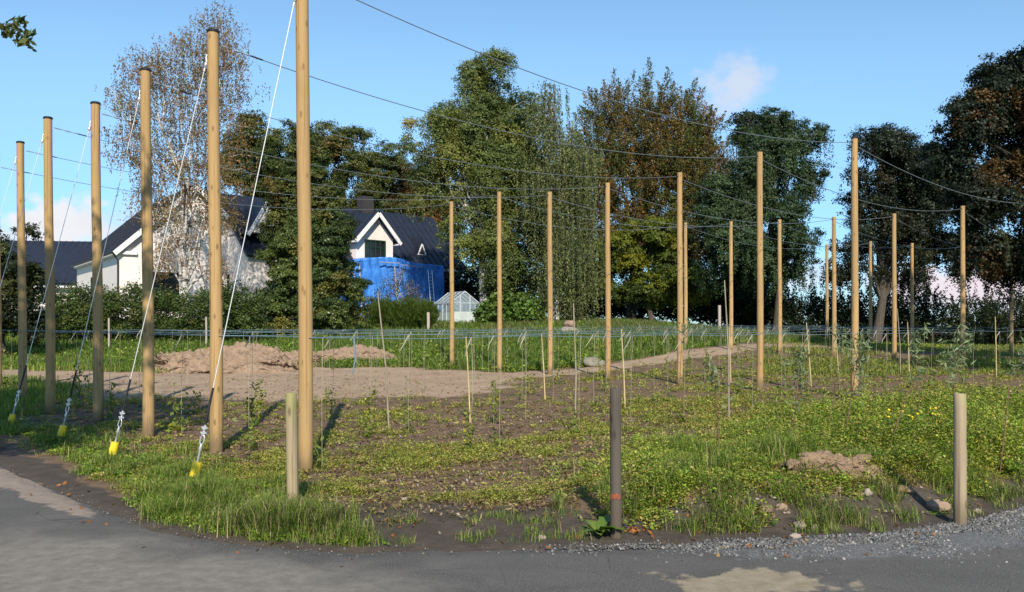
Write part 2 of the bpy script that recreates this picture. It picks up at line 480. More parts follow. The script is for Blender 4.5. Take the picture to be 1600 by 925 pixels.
def verge(x, y):
    """grass verge at the left"""
    d = edge_d(x, y)
    n = fbm(x*1.1, y*1.1, 23)-.5
    rag = .12+.88*smooth(.44, .60, fbm(x*2.4, y*2.4, 29)+.35*(1-smooth(.5, 1.6, d)))
    a = rag*smooth(.10, .5, d-n*.9-.30*smooth(-3.0, -4.5, x))*(1-smooth(1.0, 2.4, d+n*1.4))*(1-smooth(-2.3, -1.6, x+n*.5))
    b = .9*rag* smooth(.3, .8, d)*(1-smooth(-9.0, -7.2, x+n*2.4+.22*(y-11)))*smooth(9, 11, y)
    c = .65*smooth(0.05, .12, d)*(1-smooth(.18, .34, d+n))*smooth(.3, .6, fbm(x*4, y*4, 35))*(1-smooth(-1.35, -.9, x))*smooth(-2.8, -2.2, x)
    return np.clip(np.maximum(np.maximum(a, b), c), 0, 1)
MD = meadow_mask(gxf, gyf)
green = np.clip(np.maximum.reduce([MD*.9, lush(gxf, gyf), verge(gxf, gyf), .42*patch(gxf, gyf)*smooth(.8, 1.5, D)])*(1-TR), 0, 1)
nmud = (fbm(gxf*2, gyf*2, 3)-.5)
mw = np.interp(gxf, [-2.2, -1.5, .2, .8, 1.4, 2.0, 3.6, 4.4, 5], [.5, 1.7, 1.45, .75, .7, .95, .95, .75, .7])
mud = (1-smooth(mw*.75, mw*1.15, D+nmud*.6))*smooth(-2.6, -1.7, gxf)*(1-smooth(5.0, 6.5, gxf))
mud = np.maximum(mud, (1-smooth(.3, .5, D+nmud*.5))*(gxf < -1.5))
V = np.stack([gxf, gyf, gz(gxf, gyf)], 1)
nx, ny = len(gx), len(gy)
idx = np.arange(nx*ny).reshape(ny, nx)
Q = np.stack([idx[:-1, :-1], idx[:-1, 1:], idx[1:, 1:], idx[1:, :-1]], -1).reshape(-1, 4)
def ground_mat():
    m, nt, b, o = new_mat('field soil')
    def attr(n):
        a = nt.nodes.new('ShaderNodeAttribute'); a.attribute_name = n; return a.outputs['Fac']
    v = coords(nt)
    big = noise(nt, v, .8, 5); mid_ = noise(nt, v, 5, 7, .6); fine = noise(nt, v, 42, 6, .7)
    soil = ramp(nt, mid_, [(.3, (.105, .070, .042)), (.55, (.20, .132, .080)), (.8, (.27, .185, .115))])
    soil = mix(nt, maprange(nt, fine, .4, .75, 0, .6), soil, (.075, .053, .036))
    sand = ramp(nt, mid_, [(.3, (.33, .225, .145)), (.7, (.45, .325, .22))])
    sand = mix(nt, maprange(nt, big, .35, .7, 0, .4), sand, (.22, .155, .105))
    grs = ramp(nt, mid_, [(.3, (.05, .062, .018)), (.7, (.105, .13, .035))])
    mudc = ramp(nt, mid_, [(.3, (.062, .049, .038)), (.7, (.105, .084, .064))])
    f = math_node(nt, 'ADD', attr('track'), math_node(nt, 'MULTIPLY', math_node(nt, 'SUBTRACT', mid_, .5), .9))
    col = mix(nt, maprange(nt, f, .3, .7), soil, sand)
    f = math_node(nt, 'ADD', attr('green'), math_node(nt, 'MULTIPLY', math_node(nt, 'SUBTRACT', fine, .5), .8))
    col = mix(nt, maprange(nt, f, .25, .85), col, grs)
    f = math_node(nt, 'ADD', attr('mud'), math_node(nt, 'MULTIPLY', math_node(nt, 'SUBTRACT', mid_, .5), .6))
    mf = maprange(nt, f, .35, .65)
    col = mix(nt, mf, col, mudc)
    nt.links.new(col, b.inputs['Base Color'])
    b.inputs['Roughness'].default_value = .92; b.inputs['Specular IOR Level'].default_value = .2
    h = math_node(nt, 'ADD', mid_, math_node(nt, 'MULTIPLY', fine, .5))
    bump(nt, b, h, .8, .05)
    return m
me = np_mesh('ground', V, quads=Q, smooth_shade=True, attrs={'track': TR, 'green': green, 'mud': mud})
tag(link_mesh('ground', me, ground_mat()), kind='structure')

# ------------------------------------------------------------------ road
rx = lines([(-60, -10, 1.0), (-10, 8, .05), (8, 60.1, 1.0)])
rt = np.concatenate([np.linspace(0, .6, 25, endpoint=False), np.linspace(.6, 1, 90)])
RX, RT = np.meshgrid(rx, rt)
EYn = edge_y(RX)+.16*(fbm(RX*1.6, RX*0+3, 61)-.5)+.07*(fbm(RX*7, RX*0+9, 67)-.5)
RY = -14+RT*(EYn+14)
rd = edge_d(RX, RY)
RZ = .012-.03*smooth(-.25, .0, RY-EYn)+.006*(fbm(RX*.8, RY*.8, 71)-.5)
rxf, ryf = RX.ravel(), RY.ravel()
rdf = rd.ravel()
gravel = (1-smooth(.35, .75, -rdf+.5*(fbm(rxf*1.5, ryf*1.5, 73)-.5)-.07*np.clip(rxf-1.4, 0, 3)))*smooth(.9, 2.2, rxf)
gravel = np.maximum(gravel, .45*(1-smooth(.05, .35, -rdf))*smooth(-1.5, 0, rxf))
e1 = np.sqrt(((rxf-1.60)/.62)**2+((ryf-5.75)/.30)**2)
sandp = 1-smooth(.5, 1.25, e1+1.3*(fbm(rxf*3, ryf*3, 79)-.5)+.8*(fbm(rxf*14, ryf*14, 80)-.5))
e2 = np.sqrt(((rxf+5.1)/1.6)**2+((rdf+.18)/.22)**2)
sandl = 1-smooth(.6, 1.15, e2+.7*(fbm(rxf*2, ryf*2, 83)-.5))
e3 = np.sqrt(((rxf+3.4)/2.6)**2+((ryf-5.4)/1.9)**2)
dust = (1-smooth(.3, 1.4, e3+.8*(fbm(rxf*.9, ryf*.9, 89)-.5)))
idx = np.arange(RX.size).reshape(RX.shape)
Q = np.stack([idx[:-1, :-1], idx[:-1, 1:], idx[1:, 1:], idx[1:, :-1]], -1).reshape(-1, 4)
def road_mat():
    m, nt, b, o = new_mat('worn asphalt')
    def attr(n):
        a = nt.nodes.new('ShaderNodeAttribute'); a.attribute_name = n; return a.outputs['Fac']
    v = coords(nt)
    big = noise(nt, v, 1.1, 6, .6, .6); mid_ = noise(nt, v, 9, 6, .6); fine = noise(nt, v, 90, 4, .7)
    asp = ramp(nt, big, [(.3, (.066, .061, .055)), (.7, (.108, .100, .090))])
    gr2 = noise(nt, v, 55, 4, .8)
    asp = mix(nt, maprange(nt, fine, .50, .62, 0, .8), asp, (.19, .18, .165))
    asp = mix(nt, maprange(nt, gr2, .56, .74, 0, .6), asp, (.035, .033, .031))
    asp = mix(nt, maprange(nt, gr2, .30, .42, .45, 0), asp, (.17, .16, .145))
    asp = mix(nt, maprange(nt, mid_, .62, .78, 0, .5), asp, (.15, .14, .125))
    st = noise(nt, coords(nt, 'Object', (.5, 3.2, 1)), 1.3, 6, .6, .5)
    asp = mix(nt, maprange(nt, st, .5, .72, 0, .32), asp, (.135, .125, .112))
    asp = mix(nt, maprange(nt, st, .26, .42, .45, 0), asp, (.04, .037, .034))
    vc = nt.nodes.new('ShaderNodeTexVoronoi'); vc.feature = 'DISTANCE_TO_EDGE'; vc.inputs['Scale'].default_value = 1.0
    nt.links.new(mix(nt, .12, coords(nt, 'Object', (.9, 1.3, 1)), coords(nt, 'Object', (5, 5, 5))), vc.inputs['Vector'])
    asp = mix(nt, math_node(nt, 'MULTIPLY', maprange(nt, vc.outputs['Distance'], .0, .012, .7, 0), maprange(nt, big, .48, .62)), asp, (.022, .02, .018))
    def msk(n, k, lo, hi, src):
        f = math_node(nt, 'ADD', attr(n), math_node(nt, 'MULTIPLY', math_node(nt, 'SUBTRACT', src, .5), k))
        return maprange(nt, f, lo, hi)
    dustc = mix(nt, maprange(nt, gr2, .5, .7, 0, .5), ramp(nt, mid_, [(.3, (.16, .142, .12)), (.7, (.25, .225, .19))]), (.10, .092, .08))
    col = mix(nt, msk('dust', 1.3, .15, .95, big), asp, dustc)
    grc = ramp(nt, math_node(nt, 'ADD', math_node(nt, 'MULTIPLY', fine, .5), math_node(nt, 'MULTIPLY', gr2, .5)), [(.40, (.045, .045, .046)), (.52, (.15, .147, .142)), (.64, (.30, .29, .27))])
    col = mix(nt, msk('gravel', 1.3, .40, .75, mid_), col, grc)
    sc = mix(nt, maprange(nt, gr2, .5, .68, 0, .55), ramp(nt, mid_, [(.3, (.26, .205, .13)), (.7, (.38, .315, .215))]), (.16, .13, .09))
    col = mix(nt, math_node(nt, 'MULTIPLY', msk('sandp', 1.5, .30, .75, mid_), .85), col, sc)
    sl = mix(nt, maprange(nt, gr2, .5, .7, 0, .5), ramp(nt, mid_, [(.3, (.22, .17, .13)), (.7, (.32, .26, .21))]), (.13, .11, .09))
    col = mix(nt, msk('sandl', 1.2, .35, .75, mid_), col, sl)
    nt.links.new(col, b.inputs['Base Color'])
    b.inputs['Roughness'].default_value = .85; b.inputs['Specular IOR Level'].default_value = .25
    bump(nt, b, math_node(nt, 'ADD', fine, mid_), .5, .012)
    return m
me = np_mesh('road', np.stack([rxf, ryf, RZ.ravel()], 1), quads=Q, smooth_shade=True,
             attrs={'gravel': gravel, 'sandp': sandp, 'sandl': sandl, 'dust': dust})
tag(link_mesh('road', me, road_mat()), kind='structure')

# ------------------------------------------------------------------ leaf and blade clouds
def unit(n, rng):
    v = rng.normal(size=(n, 3)); return v/np.linalg.norm(v, axis=1, keepdims=True)
def leaves_geom(P, A, L, W, rng, B=None, fold=.15):
    """rhombic leaves: centre P, axis A, length L, half-width W"""
    n = len(P)
    if B is None: B = unit(n, rng)
    B = B-A*np.sum(A*B, 1, keepdims=True); B /= np.linalg.norm(B, axis=1, keepdims=True)+1e-9
    N = np.cross(A, B)
    L = L[:, None]; W = W[:, None]
    V = np.empty((n, 4, 3))
    V[:, 0] = P-A*L*.5; V[:, 1] = P+B*W+N*W*fold*2+A*L*.05; V[:, 2] = P+A*L*.5; V[:, 3] = P-B*W+N*W*fold*2+A*L*.05
    return V.reshape(-1, 3), np.arange(n*4).reshape(n, 4)
def pick(palette, n, rng):
    w = np.array([p[1] for p in palette], float); w /= w.sum()
    return np.array([p[0] for p in palette])[rng.choice(len(palette), n, p=w)]
def crown_mesh(name, blobs, leaf, n_leaves, palette, seed, clump=.6, style='round', per=26, inner=.35, droop=1.5, origin=(0,0,0), hangf=.12):
    """blobs: (centre, radii).  Leaves gather in clumps spread through the blobs' volume."""
    rng = np.random.default_rng(seed)
    wts = np.array([max(r[0]*r[2], .01) for c, r in blobs]); wts /= wts.sum()
    ncl = max(6, int(n_leaves/per))
    bi = rng.choice(len(blobs), ncl, p=wts)
    Cn = np.array([tuple(c) for c, r in blobs])[bi]; R = np.array([tuple(r) for c, r in blobs])[bi]
    d = unit(ncl, rng)
    r = inner+(1-inner)*rng.random(ncl)**.6
    lump = .82+.5*vnoise(d[:, 0]*2.6+bi*7.7, d[:, 2]*2.6+d[:, 1]*2.1, seed)
    pos = Cn+d*R*(r*lump)[:, None]
    cs = clump*rng.uniform(.55, 1.3, ncl)
    pc = pick(palette, ncl, rng)*rng.uniform(.72, 1.3, ncl)[:, None]
    k = rng.poisson(per*np.clip(cs/clump, .4, 1.6)**1.5).clip(3)
    ci = np.repeat(np.arange(ncl), k); n = len(ci)
    off = rng.normal(size=(n, 3))*.45
    if style == 'round':
        off[:, 2] *= .6
        off = off*cs[ci][:, None]; A = unit(n, rng); A[:, 2] = A[:, 2]*.6-.25
    elif style == 'droop':
        t = rng.random(n)
        strand = rng.integers(0, 4, n)+ci*5
        sx = rng.normal(size=ncl*5)*.45; sy = rng.normal(size=ncl*5)*.45; sl = rng.uniform(.35, 1.2, ncl*5)
        off = np.stack([sx[strand]*cs[ci]+rng.normal(size=n)*.04, sy[strand]*cs[ci]+rng.normal(size=n)*.04, -t*droop*sl[strand]+.2], 1)
        A = unit(n, rng)*.55; A[:, 2] -= .8
    elif style == 'cauli':                    # dense rounded masses of leaves, their faces turned outward
        dl = unit(n, rng); dl[:, 2] += .25; dl /= np.linalg.norm(dl, axis=1, keepdims=True)
        bum = .75+.5*vnoise(dl[:, 0]*3+ci*3.3, dl[:, 2]*3+dl[:, 1]*2.3, seed+5)
        rr = (.35+.65*rng.random(n)**.55)*bum
        off = dl*rr[:, None]*cs[ci][:, None]*np.array([1, 1, .78])
        hang = rng.random(n) < hangf
        off[hang, 2] -= rng.random(hang.sum())*droop*.8
        off += rng.normal(size=(n, 3))*.10
        Nn = dl+rng.normal(size=(n, 3))*.36
        A = np.cross(Nn, unit(n, rng)); A[:, 2] -= .25
        A /= np.linalg.norm(A, axis=1, keepdims=True)
        Bc = np.cross(Nn, A)
    else:                                     # 'spike': sprays that rise outward
        t = rng.random(n)
        up = d[ci]*.65+np.array([0, 0, .55])
        off = up*(t*cs[ci]*1.9)[:, None]+rng.normal(size=(n, 3))*(.30*cs[ci]*(1.15-t))[:, None]
        A = unit(n, rng)*.7+up*.5
    A /= np.linalg.norm(A, axis=1, keepdims=True)
    P = pos[ci]+off
    L = leaf*rng.uniform(.65, 1.3, n); W = L*rng.uniform(.26, .36, n)
    B = Bc if style == 'cauli' else unit(n, rng)
    V, Qd = leaves_geom(P, A, L, W, rng, B)
    col = np.clip(pc[ci]*rng.uniform(.75, 1.25, n)[:, None], 0.002, .6)
    me = np_mesh(name, V-np.array(origin), quads=Qd, col=np.repeat(col, 4, 0))
    return me, pos
def bough_mesh(name, blobs, leaf, n_leaves, palette, seed, bs=1.1, kb=2.2, nt=30, flat=.62, hangf=.2, droop=1.0, origin=(0,0,0), up=.35):
    """foliage in three steps: boughs on the crown's lobes, tufts on each bough, leaves in each tuft"""
    rng = np.random.default_rng(seed)
    ar = np.array([r[0]*r[2] for c, r in blobs]); nb = max(5, int(kb*ar.sum()/(bs*bs)))
    bi = rng.choice(len(blobs), nb, p=ar/ar.sum())
    Cn = np.array([tuple(c) for c, r in blobs])[bi]; Rb = np.array([tuple(r) for c, r in blobs])[bi]
    d = unit(nb, rng); bp_ = Cn+d*Rb*(.40+.68*rng.random(nb)**.7)[:, None]
    br = bs*rng.uniform(.5, 1.4, nb)
    pc = pick(palette, nb, rng)*rng.uniform(.8, 1.22, nb)[:, None]
    k = rng.poisson(nt*(br/bs)**1.6).clip(5); ti = np.repeat(np.arange(nb), k); T = len(ti)
    dt = unit(T, rng)+d[ti]*.45; dt[:, 2] += up; dt /= np.linalg.norm(dt, axis=1, keepdims=True)
    tp_ = bp_[ti]+dt*(br[ti]*(.35+.75*rng.random(T)**.6))[:, None]*np.array([1, 1, flat])
    tr = bs*.30*rng.uniform(.5, 1.5, T); hang = rng.random(T) < hangf; tc_ = rng.uniform(.82, 1.2, T)
    m = rng.poisson(n_leaves/T*(tr/(bs*.30))**1.5).clip(3); li = np.repeat(np.arange(T), m); n = len(li)
    off = rng.normal(size=(n, 3))*.52*np.array([1, 1, .55])*tr[li][:, None]
    hg = hang[li]; off[hg, 2] -= rng.random(hg.sum())*droop*(.4+.8*tc_[li][hg]-.3); off[hg, :2] *= .6
    Nn = dt[li]*.8+np.array([0, 0, .25])+rng.normal(size=(n, 3))*.42
    A = np.cross(Nn, unit(n, rng)); A[:, 2] -= .2; A /= np.linalg.norm(A, axis=1, keepdims=True)
    L = leaf*rng.uniform(.65, 1.3, n)
    V, Qd = leaves_geom(tp_[li]+off, A, L, L*rng.uniform(.28, .40, n), rng, np.cross(Nn, A))
    col = np.clip(pc[ti][li]*(tc_[li]*rng.uniform(.86, 1.14, n))[:, None], .002, .6)
    return np_mesh(name, V-np.array(origin), quads=Qd, col=np.repeat(col, 4, 0)), tp_
def curve_pts(a, b, sag, n, rng, wob):
    a = Vector(a); b = Vector(b); out = []
    L = (b-a).length
    for i in range(n+1):
        t = i/n
        p = a.lerp(b, t); p.z += sag*L*4*t*(1-t)
        if 0 < i < n: p += Vector((rng.normal()*wob, rng.normal()*wob, rng.normal()*wob*.5))*L
        out.append(p)
    return out
def tree(name, label, cat, px, Y, pblobs, leaf, n, palette, seed, trunk_r=.22, bark='bark', style='round', clump=.6,
         per=26, inner=.35, droop=1.5, group=None, lean=0, depth=.85, hangf=.12, bs=1.1, kb=2.2, nt=30, flat=.62, stems=1, twigs=0, wblobs=None, base=None, split=.3, mat='leaf', limb_k=1.0):
    base = base or ground(px, Y)
    s = Y/F
    blobs = wblobs or [(at(b[0], b[1], Y+(b[4] if len(b) > 4 else 0)), (b[2]*s, max(b[2], b[3])*s*depth, b[3]*s)) for b in pblobs]
    root = thing(name, base, label, cat, group)
    if style == 'bough': me, pos = bough_mesh('crown', blobs, leaf, n, palette, seed, bs, kb, nt, flat, hangf, droop, tuple(base))
    else: me, pos = crown_mesh('crown', blobs, leaf, n, palette, seed, clump, style, per, inner, droop, tuple(base), hangf)
    link_mesh('crown', me, M[mat], root)
    rng = np.random.default_rng(seed+100)
    mb = MB()
    top = max(blobs, key=lambda q: q[0].z)[0]
    low = min(q[0].z-q[1][2] for q in blobs)
    cx = sum((q[0] for q in blobs), Vector())/len(blobs)
    for st in range(stems):
        tgt = top if stems == 1 else blobs[int(rng.integers(len(blobs)))][0]
        b0 = base+Vector((rng.normal()*.25*(stems > 1), rng.normal()*.25*(stems > 1), -.1))
        mid = Vector((cx.x*.5+base.x*.5, base.y, (base.z+top.z)/2))
        p1 = b0.lerp(mid, .5)+Vector((rng.normal()*.2, 0, 0))
        pts = [b0, b0.lerp(p1, .5), p1, mid+Vector((rng.normal()*.3, rng.normal()*.3, 0)), mid.lerp(tgt, .5)+Vector((rng.normal()*.3, 0, 0)), tgt]
        rr = trunk_r*(1 if stems == 1 else .65)
        mb.tube(pts, [rr*1.35, rr*1.05, rr*.9, rr*.65, rr*.4, rr*.12], 9)
    H0 = base.z+(top.z-base.z)*split
    for (c, r) in blobs:
        z0 = min(max(H0, c.z-(.5+rng.random()*.2)*abs(c.z-base.z)), c.z-.3)
        t = (z0-base.z)/max(top.z-base.z, .1)
        a = Vector((base.x+(cx.x*.5+base.x*.5-base.x)*min(1, 2*t), base.y, z0))
        if t > .5: a = Vector(((cx.x*.5+base.x*.5)*(2-2*t)+top.x*(2*t-1), base.y, z0))
        r0 = trunk_r*.42*limb_k*(1-.5*t)
        pts = curve_pts(a, c, .08, 4, rng, .04)
        mb.tube(pts, [r0, r0*.8, r0*.6, r0*.45, r0*.25], 6, cap=False)
        for j in range(5):
            dd = Vector(unit(1, rng)[0]); dd.z = abs(dd.z)*.6
            e = c+Vector((dd.x*r[0], dd.y*r[1], dd.z*r[2]))*.95
            mb.tube(curve_pts(pts[3], e, .05, 3, rng, .05), [r0*.38, r0*.28, r0*.18, r0*.06], 4, cap=False)
    for j in range(twigs):
        p = Vector(pos[int(rng.integers(len(pos)))])
        q = min(blobs, key=lambda b: (b[0]-p).length)[0]
        if p.z < q.z: q = q-Vector((0, 0, q.z-p.z+.3))
        rr = trunk_r*.055
        mb.tube(curve_pts(q.lerp(p, .3), p+(p-q)*.12+Vector((0, 0, -.2 if style == 'droop' else .15)), .06, 4, rng, .05), [rr*1.6, rr*1.2, rr, rr*.6, rr*.25], 3, cap=False)
    mb.build('trunk', M[bark], root)
    return root
def P_(*cols): return [((c[0], c[1], c[2]), c[3]) for c in cols]
PAL_BIRCH = P_((0.122, 0.148, 0.036, 4), (0.165, 0.176, 0.039, 3), (0.083, 0.111, 0.031, 3), (0.259, 0.210, 0.035, 0.35))
PAL_WEEP = P_((0.110, 0.127, 0.045, 4), (0.152, 0.158, 0.053, 3), (0.079, 0.096, 0.034, 2))
PAL_COPPER = P_((0.143, 0.090, 0.027, 4), (0.119, 0.103, 0.028, 5), (0.180, 0.103, 0.027, 2), (0.085, 0.098, 0.025, 4))
PAL_YG = P_((0.109, 0.128, 0.012, 4), (0.074, 0.097, 0.012, 4), (0.149, 0.149, 0.013, 1), (0.050, 0.072, 0.010, 3))
PAL_BLUEGREEN = P_((0.039, 0.068, 0.026, 4), (0.054, 0.085, 0.032, 3), (0.028, 0.052, 0.020, 3))
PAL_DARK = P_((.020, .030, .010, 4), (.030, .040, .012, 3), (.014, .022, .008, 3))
PAL_PURPLE = P_((0.017, 0.025, 0.011, 4), (0.025, 0.029, 0.011, 3), (0.032, 0.025, 0.009, 1.3), (0.011, 0.018, 0.008, 3))
PAL_OAK = P_((0.067, 0.087, 0.019, 4), (0.093, 0.102, 0.022, 3), (0.113, 0.087, 0.019, 1.5), (0.045, 0.062, 0.014, 3))
PAL_RUST = P_((.12, .055, .018, 4), (.085, .055, .016, 4), (.06, .062, .016, 3))
PAL_AUTB = P_((0.221, 0.117, 0.043, 4), (0.162, 0.108, 0.037, 4), (0.144, 0.124, 0.037, 2.5), (0.289, 0.146, 0.047, 1.5))
PAL_HOLLY = P_((0.051, 0.076, 0.019, 4), (0.078, 0.100, 0.022, 3), (0.135, 0.128, 0.026, 1.2), (0.032, 0.054, 0.014, 3))
PAL_HEDGE = P_((0.056, 0.087, 0.019, 4), (0.081, 0.112, 0.024, 3), (0.039, 0.064, 0.014, 3), (0.112, 0.119, 0.030, 0.8))
PAL_FIG = P_((0.078, 0.137, 0.022, 4), (0.111, 0.169, 0.029, 3), (0.052, 0.098, 0.017, 3))

# ------------------------------------------------------------------ trees
tree('birch_tree', 'tall thinning birch with brown autumn leaves in front of the white gable', 'tree', 291, 50,
     [(335, 60, 38, 55), (290, 100, 50, 50), (230, 105, 45, 35), (345, 120, 45, 55), (205, 150, 38, 40), (270, 170, 55, 50), (340, 200, 50, 60), (205, 225, 35, 45),
      (250, 250, 50, 50), (320, 270, 60, 50), (235, 320, 30, 40), (296, 335, 48, 40), (350, 330, 26, 34), (280, 400, 34, 40), (340, 415, 20, 24), (246, 400, 18, 28)],
     .10, 54000, PAL_AUTB, 11, trunk_r=.22, bark='birch', style='droop', droop=.9, clump=.6, per=27, stems=3, twigs=760, split=.12, limb_k=.9)
tree('birch_tree', 'largest full green birch with layered crown between the house and the thin weeping birch', 'tree', 757, 60,
     [(762, 112, 36, 36), (738, 175, 44, 40), (800, 190, 42, 42), (845, 330, 26, 50), (690, 250, 40, 34), (778, 240, 48, 38), (806, 262, 34, 38), (728, 240, 40, 34), (738, 150, 40, 34), (792, 160, 38, 40), (700, 205, 48, 32), (662, 215, 30, 34), (750, 208, 60, 45), (818, 215, 36, 45), (655, 240, 22, 22),
      (706, 265, 52, 38), (770, 280, 70, 46), (828, 290, 36, 55), (752, 340, 46, 46), (800, 340, 46, 50), (806, 380, 50, 50), (722, 372, 22, 38), (785, 425, 46, 32), (740, 412, 30, 32), (664, 285, 22, 30)],
     .125, 290000, PAL_BIRCH, 12, trunk_r=.26, bark='birch', style='bough', droop=1.3, hangf=.35, bs=1.0, kb=3.1, nt=36, flat=.75, twigs=60)
tree('weeping_birch', 'slender weeping birch with hanging grey green strands and bare top', 'tree', 868, 57,
     [(855, 150, 16, 24), (848, 195, 22, 34), (884, 215, 28, 36), (908, 235, 18, 40), (870, 270, 40, 50), (908, 290, 22, 60), (845, 300, 22, 45), (893, 350, 34, 60),
      (866, 380, 26, 60), (908, 410, 22, 50), (885, 440, 26, 36)],
     .12, 90000, PAL_WEEP, 13, trunk_r=.22, bark='birch', style='droop', droop=3.2, clump=.95, per=110, twigs=80)
tree('beech_tree', 'broad beech turning copper brown with feathery top behind the middle poles', 'tree', 985, 67,
     [(958, 185, 36, 30), (1010, 178, 42, 32), (1058, 185, 38, 32), (1095, 215, 30, 34), (950, 240, 42, 42), (1010, 232, 58, 46), (1075, 252, 50, 46), (975, 300, 52, 46),
      (1045, 308, 60, 46), (1092, 312, 28, 42), (1000, 365, 60, 40), (1062, 378, 42, 42), (930, 320, 28, 54), (925, 400, 28, 54), (1085, 430, 34, 40), (1040, 260, 60, 50), (1110, 270, 24, 40)],
     .135, 240000, PAL_COPPER, 14, trunk_r=.35, style='spike', clump=.9, per=150, twigs=120, inner=.15)
tree('beech_tree', 'low yellow green beech branches under the copper brown beech', 'tree', 1020, 62,
     [(945, 385, 30, 30), (975, 400, 36, 36), (1020, 375, 40, 36), (1055, 412, 32, 40), (985, 445, 56, 24), (1040, 450, 44, 24), (1080, 445, 30, 26), (935, 440, 30, 26)],
     .14, 90000, PAL_YG, 15, trunk_r=.18, style='bough', bs=.85, kb=3.4, nt=30, flat=.6, droop=.6, twigs=30)
tree('birch_tree', 'dark bluish green birch with ragged right edge and leaning pale trunk', 'tree', 1213, 58,
     [(1212, 208, 32, 26), (1245, 226, 26, 36), (1188, 232, 38, 36), (1230, 275, 42, 38), (1266, 288, 14, 20), (1168, 280, 46, 46), (1224, 330, 36, 46), (1150, 320, 42, 46),
      (1180, 365, 58, 42), (1242, 370, 15, 36), (1140, 380, 42, 36), (1200, 410, 36, 30), (1276, 284, 12, 9), (1262, 262, 12, 10), (1256, 405, 10, 14), (1205, 186, 14, 8), (1248, 196, 10, 10)],
     .125, 190000, PAL_BLUEGREEN, 16, trunk_r=.24, bark='bark', style='bough', droop=1.7, hangf=.45, bs=.95, kb=2.7, nt=32, flat=.7, twigs=60)
tree('oak_tree', 'dark oak partly hidden behind the bluish birch', 'tree', 1150, 68,
     [(1165, 200, 26, 18), (1150, 226, 30, 22), (1112, 300, 30, 45), (1095, 380, 34, 45), (1130, 420, 50, 40), (1180, 430, 45, 40), (1225, 420, 22, 45), (1155, 300, 40, 60)],
     .17, 50000, PAL_DARK, 17, trunk_r=.3, style='bough', bs=1.1, kb=3.2)
tree('beech_tree', 'dark purple green beech with bare lower trunk right of the tallest middle pole', 'tree', 1368, 56,
     [(1388, 240, 36, 28), (1425, 262, 50, 36), (1362, 300, 40, 40), (1440, 310, 55, 46), (1392, 338, 56, 38), (1338, 372, 30, 24), (1430, 385, 54, 36), (1480, 330, 38, 56),
      (1345, 410, 38, 22), (1400, 432, 44, 22), (1330, 330, 18, 22), (1462, 262, 30, 26), (1470, 300, 34, 44), (1490, 400, 26, 26)],
     .125, 190000, PAL_PURPLE, 18, trunk_r=.28, split=.22, style='bough', bs=.95, kb=4.4, flat=.75, droop=1.1, hangf=.4, twigs=30)
tree('beech_tree', 'big dark spreading beech entering at the right edge of the picture', 'tree', 1720, 33,
     [(1592, 105, 42, 38), (1562, 165, 50, 36), (1500, 190, 30, 24), (1618, 190, 55, 60), (1540, 235, 52, 40), (1590, 295, 55, 50), (1528, 300, 34, 30), (1572, 372, 44, 34),
      (1530, 385, 20, 24), (1606, 405, 38, 32), (1512, 262, 28, 36), (1680, 140, 80, 90), (1700, 300, 80, 90), (1640, 65, 50, 40)],
     .10, 290000, PAL_PURPLE+P_((.085, .050, .015, 1.3)), 19, trunk_r=.34, split=.3, style='bough', bs=.75, kb=4.0, nt=32, flat=.75, droop=.9, hangf=.4, depth=1.0, twigs=30, bark='dark_bark')
tree('oak_tree', 'dark green oak rising behind the roofs beside the thinning birch', 'tree', 425, 88,
     [(402, 215, 34, 30), (440, 225, 36, 36), (385, 275, 40, 46), (440, 290, 46, 46), (478, 245, 22, 36), (420, 345, 46, 40), (368, 225, 18, 28)],
     .19, 85000, PAL_OAK, 20, trunk_r=.35, style='bough', bs=1.25, kb=3.6, flat=.75)
tree('oak_tree', 'green oak behind the dark roof left of the rusty beech', 'tree', 545, 92,
     [(522, 225, 22, 18), (552, 238, 36, 30), (590, 258, 26, 26), (508, 270, 40, 42), (560, 285, 50, 42), (500, 325, 36, 36), (610, 300, 24, 30)],
     .19, 85000, PAL_OAK, 21, trunk_r=.35, style='bough', bs=1.25, kb=3.6, flat=.75)
tree('beech_tree', 'rusty brown beech behind the right end of the dark roof', 'tree', 640, 95,
     [(622, 275, 28, 26), (652, 278, 34, 36), (600, 305, 26, 24), (665, 315, 38, 36), (640, 330, 42, 30), (690, 290, 30, 40), (690, 340, 30, 30)],
     .19, 70000, PAL_RUST, 22, trunk_r=.35, style='bough', bs=1.25, kb=3.4, flat=.7)
tree('oak_tree', 'dark bushy tree between the white gable and the cross gable house', 'tree', 452, 55,
     [(462, 295, 30, 34), (490, 318, 22, 24), (455, 345, 26, 34), (480, 352, 30, 34), (444, 275, 16, 24), (470, 400, 30, 40), (436, 345, 18, 34), (512, 345, 24, 26), (452, 258, 30, 28), (505, 300, 20, 24)], .13, 66000, PAL_OAK, 23, trunk_r=.2, style='bough', bs=.8, kb=3.8, flat=.75)
